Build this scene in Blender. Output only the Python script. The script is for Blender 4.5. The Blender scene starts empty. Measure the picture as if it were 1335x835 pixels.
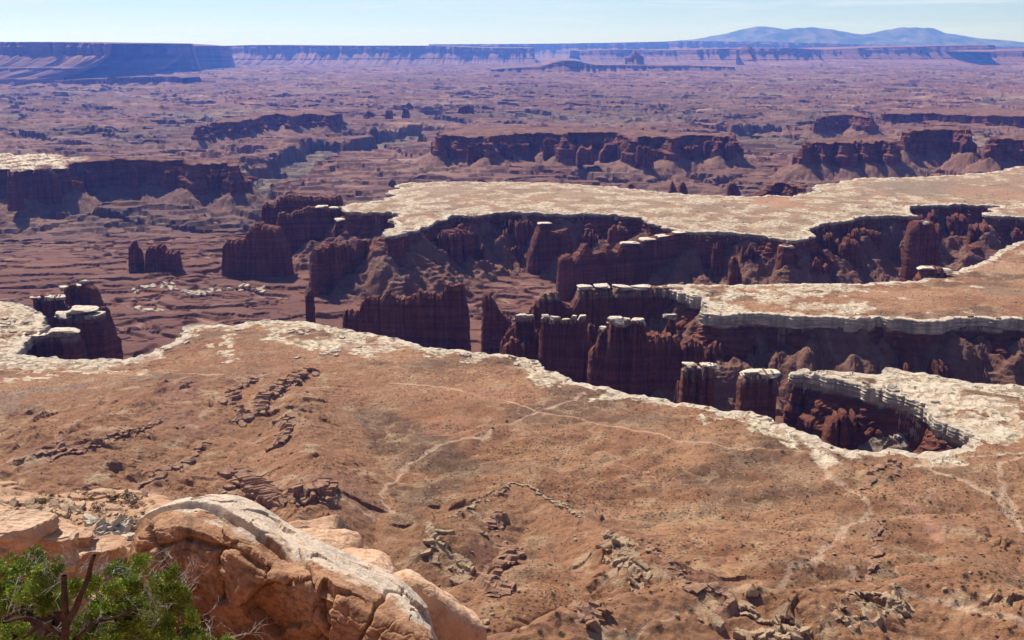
import bpy, math, random
import numpy as np
random.seed(7)
RNG = np.random.default_rng(11)
sc = bpy.context.scene
R = math.radians
# ------------------------------------------------------------------ camera model (photo is 1335x835)
W0, H0 = 1335.0, 835.0
HFOV = 50.0
F0 = W0 / 2 / math.tan(R(HFOV / 2))
CAMZ = 380.0                    # overlook above the white sandstone bench (z = 0)
HORY = 57.0
PITCH = math.atan((H0 / 2 - HORY) / F0)
CP, SP = math.cos(PITCH), math.sin(PITCH)

def ray(px, py):
    u = (px - W0 / 2) / F0
    v = (H0 / 2 - py) / F0
    return np.array([u, CP + v * SP, -SP + v * CP])

def P(px, py, z=0.0):
    """where the line of sight through a photo point meets the level z"""
    d = ray(px, py)
    t = (z - CAMZ) / d[2]
    return np.array([d[0] * t, d[1] * t, z])

def PD(px, py, dist):
    """point on the line of sight at a forward distance"""
    d = ray(px, py)
    t = dist / d[1]
    return np.array([d[0] * t, dist, CAMZ + d[2] * t])

def zat(xy, py):
    """height over map point xy that shows at photo row py"""
    v = (H0 / 2 - py) / F0
    # forward distance y, height h: v = (z' )/(f') in camera axes
    # camera coords: fwd = y*CP - h*SP' with h = z-CAMZ
    y = xy[1]
    # up = y*SP + h*CP ; fwd = y*CP - h*SP ; v = up/fwd
    h = y * (v * CP - SP) / (CP + v * SP)
    return CAMZ + h

# ------------------------------------------------------------------ noise
_perm = RNG.permutation(256).astype(np.int64)
_perm = np.concatenate([_perm, _perm, _perm])
_ang = RNG.random(256) * 2 * np.pi
_gx, _gy = np.cos(_ang), np.sin(_ang)
_g3 = RNG.normal(size=(256, 3)); _g3 /= np.linalg.norm(_g3, axis=1)[:, None]

_P2 = _perm.astype(np.int32); _GX = _gx.astype(np.float32); _GY = _gy.astype(np.float32)
def pn2(x, y):
    x = np.asarray(x, dtype=np.float64); y = np.asarray(y, dtype=np.float64)
    xi = np.floor(x); yi = np.floor(y)
    xf = (x - xi).astype(np.float32); yf = (y - yi).astype(np.float32)
    xi = xi.astype(np.int32) & 255; yi = yi.astype(np.int32) & 255
    u = xf * xf * xf * (xf * (xf * 6 - 15) + 10); v = yf * yf * yf * (yf * (yf * 6 - 15) + 10)
    p0 = _P2[xi]; p1 = _P2[xi + 1]
    h = _P2[p0 + yi]; a = _GX[h] * xf + _GY[h] * yf
    h = _P2[p1 + yi]; b = _GX[h] * (xf - 1) + _GY[h] * yf
    h = _P2[p0 + yi + 1]; c = _GX[h] * xf + _GY[h] * (yf - 1)
    h = _P2[p1 + yi + 1]; d = _GX[h] * (xf - 1) + _GY[h] * (yf - 1)
    return ((a + (b - a) * u) * (1 - v) + (c + (d - c) * u) * v) * 1.5

def pn3(x, y, z):
    xi = np.floor(x).astype(np.int64); yi = np.floor(y).astype(np.int64); zi = np.floor(z).astype(np.int64)
    xf = x - xi; yf = y - yi; zf = z - zi
    xi &= 255; yi &= 255; zi &= 255
    f = lambda t: t * t * t * (t * (t * 6 - 15) + 10)
    u, v, w = f(xf), f(yf), f(zf)
    def g(i, j, k):
        h = _perm[_perm[_perm[(xi + i) & 255] + ((yi + j) & 255)] + ((zi + k) & 255)]
        q = _g3[h]
        return q[..., 0] * (xf - i) + q[..., 1] * (yf - j) + q[..., 2] * (zf - k)
    l = lambda a, b, t: a + (b - a) * t
    return 1.5 * l(l(l(g(0,0,0), g(1,0,0), u), l(g(0,1,0), g(1,1,0), u), v),
                   l(l(g(0,0,1), g(1,0,1), u), l(g(0,1,1), g(1,1,1), u), v), w)

def fbm2_(x, y, o=4, seed=0.0, gain=0.5):
    s = 0; a = 1.0; t = 0
    for i in range(o):
        s = s + a * pn2(x + seed + 17.3 * i, y - seed + 9.1 * i); t += a
        x = x * 2.03; y = y * 2.03; a *= gain
    return s / t * 1.3

fbm2 = fbm2_
def fbm3(x, y, z, o=4, gain=0.5):
    s = 0; a = 1.0; t = 0
    for i in range(o):
        s = s + a * pn3(x + 7.7 * i, y + 3.1 * i, z - 5.3 * i); t += a
        x = x * 2.03; y = y * 2.03; z = z * 2.03; a *= gain
    return s / t * 1.3

def sm(a, b, x):
    t = np.clip((x - a) / (b - a), 0, 1)
    return t * t * (3 - 2 * t)

def hsh(i, k=0):
    return _perm[(_perm[np.asarray(i).astype(np.int64) & 255] + k) & 255] / 255.0

# ------------------------------------------------------------------ node helpers / materials
def newmat(name):
    m = bpy.data.materials.new(name); m.use_nodes = True
    nt = m.node_tree; nt.nodes.clear()
    out = nt.nodes.new('ShaderNodeOutputMaterial')
    b = nt.nodes.new('ShaderNodeBsdfPrincipled')
    nt.links.new(b.outputs[0], out.inputs[0])
    b.inputs['Roughness'].default_value = 0.95
    b.inputs['Specular IOR Level'].default_value = 0.15
    return m, nt, b

class NB:
    def __init__(s, nt): s.nt = nt; s.N = nt.nodes; s.L = nt.links
    def link(s, a, b): s.L.new(a, b)
    def pos(s):
        return s.N.new('ShaderNodeNewGeometry').outputs['Position']
    def mapping(s, v, scale):
        m = s.N.new('ShaderNodeMapping'); m.inputs['Scale'].default_value = scale
        s.link(v, m.inputs['Vector']); return m.outputs[0]
    def noise(s, v, scale, detail=4, rough=0.55, dist=0.0):
        n = s.N.new('ShaderNodeTexNoise'); n.inputs['Scale'].default_value = scale
        n.inputs['Detail'].default_value = detail; n.inputs['Roughness'].default_value = rough
        n.inputs['Distortion'].default_value = dist
        s.link(v, n.inputs['Vector']); return n.outputs[0]
    def vor(s, v, scale, feat='F1', rnd=1.0):
        n = s.N.new('ShaderNodeTexVoronoi'); n.feature = feat
        n.inputs['Scale'].default_value = scale; n.inputs['Randomness'].default_value = rnd
        s.link(v, n.inputs['Vector']); return n
    def ramp(s, f, stops, interp='LINEAR'):
        r = s.N.new('ShaderNodeValToRGB'); r.color_ramp.interpolation = interp
        e = r.color_ramp.elements
        while len(e) < len(stops): e.new(0.5)
        for k, (p, c) in enumerate(stops):
            e[k].position = p
            e[k].color = (c, c, c, 1) if not hasattr(c, '__len__') else (*c, 1)
        s.link(f, r.inputs[0]); return r.outputs[0]
    def mix(s, fac, a, b, mode='MIX'):
        m = s.N.new('ShaderNodeMix'); m.data_type = 'RGBA'; m.blend_type = mode
        for sock, v in ((m.inputs[0], fac), (m.inputs[6], a), (m.inputs[7], b)):
            if isinstance(v, (int, float)): sock.default_value = v
            elif isinstance(v, tuple): sock.default_value = (*v, 1)
            else: s.link(v, sock)
        return m.outputs[2]
    def math(s, op, a, b=None, c=None):
        m = s.N.new('ShaderNodeMath'); m.operation = op
        for k, v in enumerate((a, b, c)):
            if v is None: continue
            if isinstance(v, (int, float)): m.inputs[k].default_value = v
            else: s.link(v, m.inputs[k])
        return m.outputs[0]
    def sepz(s, v):
        n = s.N.new('ShaderNodeSeparateXYZ'); s.link(v, n.inputs[0]); return n.outputs
    def bump(s, h, strength, dist, nrm=None):
        b = s.N.new('ShaderNodeBump'); b.inputs['Strength'].default_value = strength
        b.inputs['Distance'].default_value = dist
        s.link(h, b.inputs['Height'])
        if nrm is not None: s.link(nrm, b.inputs['Normal'])
        return b.outputs[0]
    def attr(s, name):
        a = s.N.new('ShaderNodeAttribute'); a.attribute_name = name; return a

def wall_material(name, ztan=-22.0, zwhite=-5.0, red=(0.130, 0.041, 0.025), red2=(0.25, 0.088, 0.048), pale=(0.62, 0.50, 0.36), unit=1.0, zoff=0.0, bumpd=1.8, scree=None):
    m, nt, b = newmat(name); n = NB(nt)
    p = n.pos(); z = n.sepz(p)[2]
    wob = n.noise(p, 0.05 / unit, 3)
    zz = n.math('ADD', z, n.math('MULTIPLY', n.math('SUBTRACT', wob, 0.5), 9.0 * unit))
    # beds: bands in height
    pb = n.mapping(p, (0.004 / unit, 0.004 / unit, 0.22 / unit))
    beds = n.noise(pb, 1.0, 5, 0.62)
    pb2 = n.mapping(p, (0.03 / unit, 0.03 / unit, 0.45 / unit))
    beds2 = n.noise(pb2, 1.0, 4, 0.6)
    # streaks down the face
    ps = n.mapping(p, (0.10 / unit, 0.10 / unit, 0.016 / unit))
    st = n.noise(ps, 1.0, 4, 0.6)
    col = n.mix(n.ramp(n.math('ADD', n.math('MULTIPLY', beds, 0.55), n.math('MULTIPLY', n.noise(n.mapping(p, (1, 1, 0.35)), 0.035 / unit, 6, 0.65), 0.45)), [(0.40, 0.0), (0.60, 1.0)]), red, red2)
    col = n.mix(n.ramp(beds2, [(0.36, 0.35), (0.48, 0.0)]), col, tuple(c * 0.6 for c in red))
    col = n.mix(n.ramp(st, [(0.36, 0.4), (0.56, 0.0)]), col, tuple(c * 0.55 for c in red))
    if ztan is not None:
        f = n.ramp(n.math('DIVIDE', n.math('SUBTRACT', zz, ztan - 2 + zoff), 4.0), [(0.0, 0.0), (1.0, 1.0)])
        tan = n.mix(n.ramp(st, [(0.40, 0.0), (0.58, 1.0)]), tuple(c * 0.55 for c in pale), pale)
        tan = n.mix(n.ramp(beds2, [(0.42, 0.6), (0.50, 0.0)]), tan, tuple(c * 0.4 for c in pale))
        col = n.mix(f, col, tan)
    if zwhite is not None:
        f2 = n.ramp(n.math('DIVIDE', n.math('SUBTRACT', zz, zwhite - 1 + zoff), 2.0), [(0.0, 0.0), (1.0, 1.0)])
        top = n.mix(n.ramp(n.noise(p, 0.12 / unit, 5, 0.65), [(0.35, 0.0), (0.6, 1.0)]), (0.44, 0.32, 0.21), (0.64, 0.53, 0.40))
        col = n.mix(f2, col, top)
    if scree is not None:
        fs = n.ramp(n.math('DIVIDE', n.math('SUBTRACT', zz, scree - 40), 80.0), [(0.0, 1.0), (1.0, 0.0)])
        col = n.mix(n.math('MULTIPLY', fs, 0.85), col, n.mix(n.ramp(beds, [(0.42, 0.0), (0.58, 1.0)]), (0.12, 0.06, 0.045), (0.21, 0.11, 0.08)))
    n.link(col, b.inputs['Base Color'])
    h = n.math('ADD', n.math('MULTIPLY', st, 0.8), n.math('ADD', n.math('MULTIPLY', beds2, 0.7), n.math('MULTIPLY', n.noise(p, 0.22 / unit, 7, 0.7), 2.0)))
    n.link(n.bump(h, 1.0, bumpd * unit), b.inputs['Normal'])
    return m

def cap_material():
    m, nt, b = newmat('white_caprock'); n = NB(nt)
    p = n.pos()
    a = n.noise(p, 0.18, 6, 0.65)
    col = n.mix(n.ramp(a, [(0.38, 0.0), (0.58, 1.0)]), (0.42, 0.31, 0.21), (0.66, 0.56, 0.43))
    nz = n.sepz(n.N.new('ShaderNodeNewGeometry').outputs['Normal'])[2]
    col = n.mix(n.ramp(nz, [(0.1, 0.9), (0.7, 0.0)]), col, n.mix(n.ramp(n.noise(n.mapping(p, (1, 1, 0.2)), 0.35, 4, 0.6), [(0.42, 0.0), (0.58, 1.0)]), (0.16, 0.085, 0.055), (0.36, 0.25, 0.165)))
    n.link(col, b.inputs['Base Color'])
    n.link(n.bump(a, 1.0, 1.5), b.inputs['Normal'])
    return m

# ------------------------------------------------------------------ mesh helpers
def mesh_obj(name, verts, faces, mat, loc=None, parent=None, smooth=False, quads=None, attrs=None):
    verts = np.asarray(verts, dtype=np.float64)
    if loc is not None: verts = verts - np.asarray(loc)[None]
    me = bpy.data.meshes.new(name)
    if quads is not None:
        q = np.asarray(quads, dtype=np.int32)
        n = len(q); k = q.shape[1]
        me.vertices.add(len(verts)); me.vertices.foreach_set('co', verts.astype(np.float32).ravel())
        me.loops.add(n * k); me.loops.foreach_set('vertex_index', q.ravel())
        me.polygons.add(n)
        me.polygons.foreach_set('loop_start', np.arange(0, n * k, k, dtype=np.int32))
        me.polygons.foreach_set('loop_total', np.full(n, k, dtype=np.int32))
        me.update(calc_edges=True)
    else:
        me.from_pydata([tuple(v) for v in verts], [], [tuple(f) for f in faces]); me.update()
    if attrs:
        for an, (kind, data) in attrs.items():
            if kind == 'C':
                at = me.attributes.new(an, 'FLOAT_COLOR', 'POINT')
                d4 = np.ones((len(verts), 4), dtype=np.float32); d4[:, :3] = data
                at.data.foreach_set('color', d4.ravel())
            else:
                at = me.attributes.new(an, 'FLOAT', 'POINT')
                at.data.foreach_set('value', np.asarray(data, dtype=np.float32))
    me.polygons.foreach_set('use_smooth', np.full(len(me.polygons), bool(smooth)))
    me.materials.append(mat)
    o = bpy.data.objects.new(name, me); sc.collection.objects.link(o)
    if parent is not None: o.parent = parent
    if loc is not None and parent is None: o.location = loc
    return o

def tag(o, label=None, cat=None, group=None, kind=None):
    if label: o['label'] = label
    if cat: o['category'] = cat
    if group: o['group'] = group
    if kind: o['kind'] = kind
    return o

def empty(name, loc):
    o = bpy.data.objects.new(name, None); o.location = loc
    o.empty_display_size = 1.0
    sc.collection.objects.link(o); return o

def grid_quads(nr, nc, wrap=False, off=0):
    r = np.arange(nr - 1)[:, None]; cmax = nc if wrap else nc - 1
    c = np.arange(cmax)[None]
    c2 = (c + 1) % nc
    a = r * nc + c; b_ = r * nc + c2; d = (r + 1) * nc + c2; e = (r + 1) * nc + c
    return np.stack([a, b_, d, e], -1).reshape(-1, 4) + off
HAZE_D = 0.000027; HAZE_C = (0.10, 0.23, 0.92, 1); HAZE_ABSW = True; EXPO = 0.55
# ------------------------------------------------------------------ plateau outlines (photo points on the bench level)
def poly(px, z=0.0):
    return np.array([P(a, b_, z)[:2] for a, b_ in px])

def resample(p, step, closed=True):
    q = np.vstack([p, p[:1]]) if closed else p
    seg = np.linalg.norm(np.diff(q, axis=0), axis=1); s = np.concatenate([[0], np.cumsum(seg)])
    n = max(3, int(s[-1] / step)); t = np.linspace(0, s[-1], n, endpoint=not closed)
    return np.stack([np.interp(t, s, q[:, 0]), np.interp(t, s, q[:, 1])], 1)

def normals(p, closed=True, w=1):
    if closed:
        t = np.roll(p, -w, 0) - np.roll(p, w, 0)
    else:
        t = np.gradient(p, axis=0)
    t /= np.maximum(np.linalg.norm(t, axis=1), 1e-6)[:, None]
    return np.stack([t[:, 1], -t[:, 0]], 1)

def orient(p):      # outward normal = right of travel needs counter clockwise order
    a = np.sum(p[:, 0] * np.roll(p[:, 1], -1) - np.roll(p[:, 0], -1) * p[:, 1])
    return p if a > 0 else p[::-1]

def roughen(p, step, amp, wl, seed):
    p = resample(orient(p), step)
    n = normals(p, w=2)
    a = amp * (fbm2(p[:, 0] / wl, p[:, 1] / wl, 4, seed, 0.6))
    a2 = amp * 0.5 * (np.abs(pn2(p[:, 0] / wl * 2.7 + seed, p[:, 1] / wl * 2.7)) * 2 - 0.6)
    return p + n * (a + a2)[:, None]

POLYS = []
def add_poly(key, pts, step, amp, wl, seed, ztop=0.0):
    p = roughen(pts, step, amp, wl, seed)
    POLYS.append(dict(key=key, p=p, ztop=ztop)); return p

A_px = [(-700, 470), (-300, 415), (-60, 392), (0, 392), (30, 398), (50, 407), (60, 424), (48, 436), (28, 446), (19, 463), (60, 467), (110, 468),
        (158, 468), (178, 467), (212, 453), (246, 433), (240, 426), (262, 424), (300, 424), (345, 418), (400, 420), (440, 428),
        (480, 436), (520, 444), (560, 453), (610, 458), (650, 463), (690, 469), (722, 486), (745, 497), (800, 509), (840, 518), (880, 525),
        (930, 532), (975, 539), (1010, 547), (1045, 561), (1075, 577), (1105, 586), (1150, 590), (1200, 592), (1240, 588), (1266, 580), (1271, 569),
        (1258, 560), (1232, 552), (1214, 540), (1212, 528), (1180, 517), (1150, 507), (1110, 497), (1075, 489), (1048, 485), (1032, 488), (1031, 484),
        (1050, 482), (1080, 484), (1120, 486), (1148, 488), (1158, 481), (1185, 484), (1215, 490), (1250, 496), (1290, 500), (1335, 503), (1500, 506), (1900, 515)]
A_w = np.vstack([poly(A_px), [[1500, -300], [-1500, -300]]])
B_px = [(886, 380), (915, 388), (922, 398), (914, 406), (935, 411), (970, 409), (1000, 409), (1050, 412), (1100, 415), (1150, 414), (1200, 418), (1260, 415), (1335, 415), (1500, 420), (1900, 430),
        (1900, 300), (1500, 304), (1335, 314), (1316, 321), (1300, 330), (1272, 344), (1235, 356), (1195, 365), (1150, 369), (1121, 371), (1060, 370), (1000, 371), (940, 371), (900, 371), (870, 372), (850, 374), (860, 378)]
C_px = [(1900, 262), (1600, 272), (1335, 282), (1300, 281), (1291, 278), (1303, 269), (1260, 266), (1222, 267), (1186, 271), (1190, 282), (1165, 281), (1114, 282), (1073, 294),
        (1053, 301), (1060, 308), (1035, 315), (1012, 311), (1004, 307), (970, 304), (937, 302), (897, 302), (872, 297), (849, 290), (838, 284), (802, 280), (760, 279), (728, 279), (690, 277), (650, 277),
        (620, 280), (590, 281), (575, 287), (563, 292), (545, 298), (514, 304), (528, 304), (506, 308), (498, 300), (520, 292), (506, 284), (526, 279), (505, 275), (475, 277), (446, 276), (438, 270), (465, 265), (498, 261), (514, 255), (503, 249), (524, 245), (518, 240), (540, 238), (600, 237), (700, 238), (800, 243),
        (850, 250), (900, 254), (960, 256), (1030, 256), (1065, 249), (1060, 243), (1100, 238), (1120, 233), (1200, 231), (1280, 226), (1335, 217), (1600, 210), (1900, 210)]
D_px = [(-400, 228), (-100, 222), (0, 219), (20, 223), (44, 220), (85, 218), (100, 212), (130, 210), (168, 209), (200, 210), (236, 209), (247, 216), (262, 216), (280, 212), (296, 213), (304, 219), (310, 214),
        (290, 208), (240, 206), (160, 205), (100, 204), (70, 201), (0, 199), (-200, 198), (-400, 200)]
E_px = [(570, 180), (583, 177), (600, 178), (630, 178), (636, 183), (645, 177), (665, 175), (690, 172), (728, 175), (736, 180), (742, 173), (800, 173), (812, 178), (826, 184), (835, 178), (868, 179), (876, 182), (890, 177), (930, 177),
        (936, 181), (948, 178), (962, 181), (950, 174), (880, 172), (800, 168), (700, 166), (600, 166), (575, 170)]
FAR = []
add_poly('near_bench', A_w, 6, 10, 55, 1.3)
add_poly('middle_bench', poly(B_px), 6, 13, 75, 4.1)
add_poly('far_bench', poly(C_px), 8, 24, 130, 7.7)
add_poly('left_mesa', poly(D_px, -8), 12, 22, 150, 2.2, -8)
add_poly('mid_mesa', poly(E_px, -12), 14, 30, 200, 9.2, -12)
F_px = [(1048, 188), (1062, 185), (1075, 187), (1090, 184), (1100, 187), (1115, 184), (1132, 186), (1150, 183), (1163, 186), (1166, 182), (1140, 179), (1090, 180), (1055, 182)]
G_px = [(1180, 174), (1190, 170), (1205, 171), (1222, 169), (1240, 168), (1258, 170), (1264, 173), (1250, 165), (1215, 164), (1185, 168)]
H_px = [(1292, 184), (1305, 181), (1330, 181), (1400, 183), (1400, 177), (1320, 176), (1300, 178)]
I_px = [(256, 166), (280, 160), (300, 158), (330, 156), (345, 151), (360, 148), (382, 151), (400, 148), (430, 150), (446, 149), (430, 145), (370, 144), (330, 150), (290, 155)]
J_px = [(1062, 156), (1085, 151), (1105, 150), (1138, 154), (1120, 147), (1080, 147)]
K_px = [(985, 247), (1000, 241), (1020, 238), (1040, 243), (1052, 246), (1040, 236), (1010, 234)]
L_px = [(1150, 149), (1200, 148), (1260, 150), (1335, 152), (1450, 154), (1450, 146), (1250, 142), (1160, 143)]
add_poly('right_mesa', poly(F_px, -10), 12, 22, 120, 3.2, -10)
add_poly('right_back_mesa', poly(G_px, 10), 12, 25, 120, 5.2, 10)
add_poly('edge_mesa', poly(H_px, -5), 12, 22, 120, 6.2, -5)
add_poly('left_back_mesa', poly(I_px, -40), 14, 30, 160, 8.2, -40)
add_poly('far_right_mesa', poly(J_px, -40), 14, 25, 160, 8.9, -40)
add_poly('low_mesa', poly(K_px, -30), 9, 12, 90, 1.9, -30)
add_poly('long_far_mesa', poly(L_px, -60), 16, 30, 200, 3.9, -60)

# gorge of the river, sunk below the broken land
GORGE = [poly([(300, 262), (345, 235), (385, 214), (400, 205), (430, 196), (445, 192), (470, 196), (500, 186), (530, 174), (560, 168)], -150),
         poly([(900, 176), (960, 172), (1010, 168), (1060, 163), (1120, 160)], -150)]

# ------------------------------------------------------------------ raster of distance to the outlines
RX0, RX1, RY0, RY1, RC = -3600.0, 3600.0, 820.0, 8600.0, 6.0
NX = int((RX1 - RX0) / RC) + 1; NY = int((RY1 - RY0) / RC) + 1
gx = RX0 + np.arange(NX) * RC; gy = RY0 + np.arange(NY) * RC
BAND = 230.0
ras_d = np.full((NY, NX), BAND); ras_in = np.zeros((NY, NX), bool); ras_top = np.zeros((NY, NX)); ras_id = np.zeros((NY, NX)); ras_id0 = np.zeros((NY, NX)); ras_u = np.zeros((NY, NX))
def seg_update(dst, a, b_, band, val=None, vdst=None, idv=0, u0=0.0):
    x0 = int((min(a[0], b_[0]) - band - RX0) / RC); x1 = int((max(a[0], b_[0]) + band - RX0) / RC) + 2
    y0 = int((min(a[1], b_[1]) - band - RY0) / RC); y1 = int((max(a[1], b_[1]) + band - RY0) / RC) + 2
    x0, y0 = max(0, x0), max(0, y0); x1, y1 = min(NX, x1), min(NY, y1)
    if x0 >= x1 or y0 >= y1: return
    X = gx[None, x0:x1]; Y = gy[y0:y1, None]
    d = b_ - a; L2 = max(d @ d, 1e-6)
    t = np.clip(((X - a[0]) * d[0] + (Y - a[1]) * d[1]) / L2, 0, 1)
    q = np.hypot(X - a[0] - t * d[0], Y - a[1] - t * d[1])
    sub = dst[y0:y1, x0:x1]
    m = q < sub
    sub[m] = q[m]
    if vdst is not None:
        vdst[y0:y1, x0:x1][m] = val; ras_id0[y0:y1, x0:x1][m] = idv; ras_u[y0:y1, x0:x1][m] = (u0 + t * math.sqrt(L2))[m]
for k, pl in enumerate(POLYS):
    p = pl['p']; q = np.roll(p, -1, 0)
    st = 2 if len(p) > 400 else 1
    pp = p[::st]; qq = np.roll(pp, -1, 0)
    cum = np.concatenate([[0], np.cumsum(np.linalg.norm(qq - pp, axis=1))])
    for a, b_, u_ in zip(pp, qq, cum):
        if min(a[1], b_[1]) > RY1 + BAND or max(a[1], b_[1]) < RY0 - BAND: continue
        seg_update(ras_d, a, b_, BAND, pl['ztop'], ras_top, k + 1, u_)
    for j in range(NY):
        y = gy[j]
        c = (p[:, 1] > y) != (q[:, 1] > y)
        if not c.any(): continue
        xs = np.sort(p[c, 0] + (y - p[c, 1]) * (q[c, 0] - p[c, 0]) / (q[c, 1] - p[c, 1]))
        for a0, a1 in zip(xs[::2], xs[1::2]):
            i0 = max(0, int(math.ceil((a0 - RX0) / RC))); i1 = min(NX - 1, int((a1 - RX0) / RC))
            if i1 >= i0:
                ras_in[j, i0:i1 + 1] = True; ras_id[j, i0:i1 + 1] = k + 1; ras_top[j, i0:i1 + 1] = pl['ztop']
ras_s = np.where(ras_in, ras_d, -ras_d)
ras_g = np.full((NY, NX), 400.0)
for g in GORGE:
    g = resample(g, 60, False); g = g + normals(g, False) * (fbm2(g[:, 0] / 300, g[:, 1] / 300, 3, 5.5) * 130)[:, None]
    for a, b_ in zip(g[:-1], g[1:]): seg_update(ras_g, a, b_, 400)

def samp(ras, x, y, nearest=False):
    fx = np.clip((x - RX0) / RC, 0, NX - 1.001); fy = np.clip((y - RY0) / RC, 0, NY - 1.001)
    if nearest: return ras[np.round(fy).astype(int), np.round(fx).astype(int)]
    ix = fx.astype(int); iy = fy.astype(int); tx = fx - ix; ty = fy - iy
    return (ras[iy, ix] * (1 - tx) + ras[iy, ix + 1] * tx) * (1 - ty) + (ras[iy + 1, ix] * (1 - tx) + ras[iy + 1, ix + 1] * tx) * ty

# hills on the near bench: photo point of the top, height, radius across and along (m), turn
HILLS = []
def hill(px, py, z, rx, ry, ang=0.0, pw=1.0):
    c = P(px, py, z)[:2]; HILLS.append((c[0], c[1], z, rx, ry, R(ang), pw))
RIDGES = []
def ridge(pts, w_near, w_far, pw=1.0):
    q = np.array([P(a, b_, z) for a, b_, z in pts]); RIDGES.append((q, w_near, w_far, pw))
# long spur at the left, steep toward the bench beyond, gentle toward the viewer
ridge([(-160, 640, 40), (0, 606, 38), (60, 572, 36), (130, 545, 32), (200, 520, 28), (262, 497, 20), (330, 487, 17), (400, 480, 13), (440, 476, 5)], 210, 30)
ridge([(370, 488, 14), (385, 520, 20), (392, 560, 26), (400, 600, 30), (420, 640, 34), (380, 700, 48)], 60, 70)
ridge([(560, 700, 34), (605, 672, 28), (640, 652, 24), (672, 631, 22), (700, 645, 21), (740, 672, 20), (780, 690, 22), (850, 735, 32)], 70, 30)
ridge([(700, 835, 62), (800, 800, 54), (900, 780, 46), (1050, 790, 44), (1200, 770, 40), (1335, 800, 42)], 110, 60)
hill(1150, 560, 0, 10, 10)
hill(1140, 612, 8, 45, 28); hill(985, 640, 7, 60, 32); hill(925, 608, 5, 60, 30); hill(1235, 640, 12, 70, 45); hill(1060, 665, 9, 50, 28)
hill(960, 705, 11, 45, 22, -20); hill(1080, 720, 12, 50, 25); hill(1330, 600, 9, 50, 34); hill(1320, 700, 16, 70, 60)
hill(880, 640, 6, 60, 30); hill(760, 640, 5, 70, 30); hill(620, 610, 3, 80, 40)

def terrace(h, step, sharp=0.82):
    t = h / step; f = np.floor(t); fr = t - f
    return step * (f + 0.18 * fr / sharp * (fr < sharp) + (fr >= sharp) * (0.18 + 0.82 * sm(sharp, 1.0, fr)))

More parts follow.
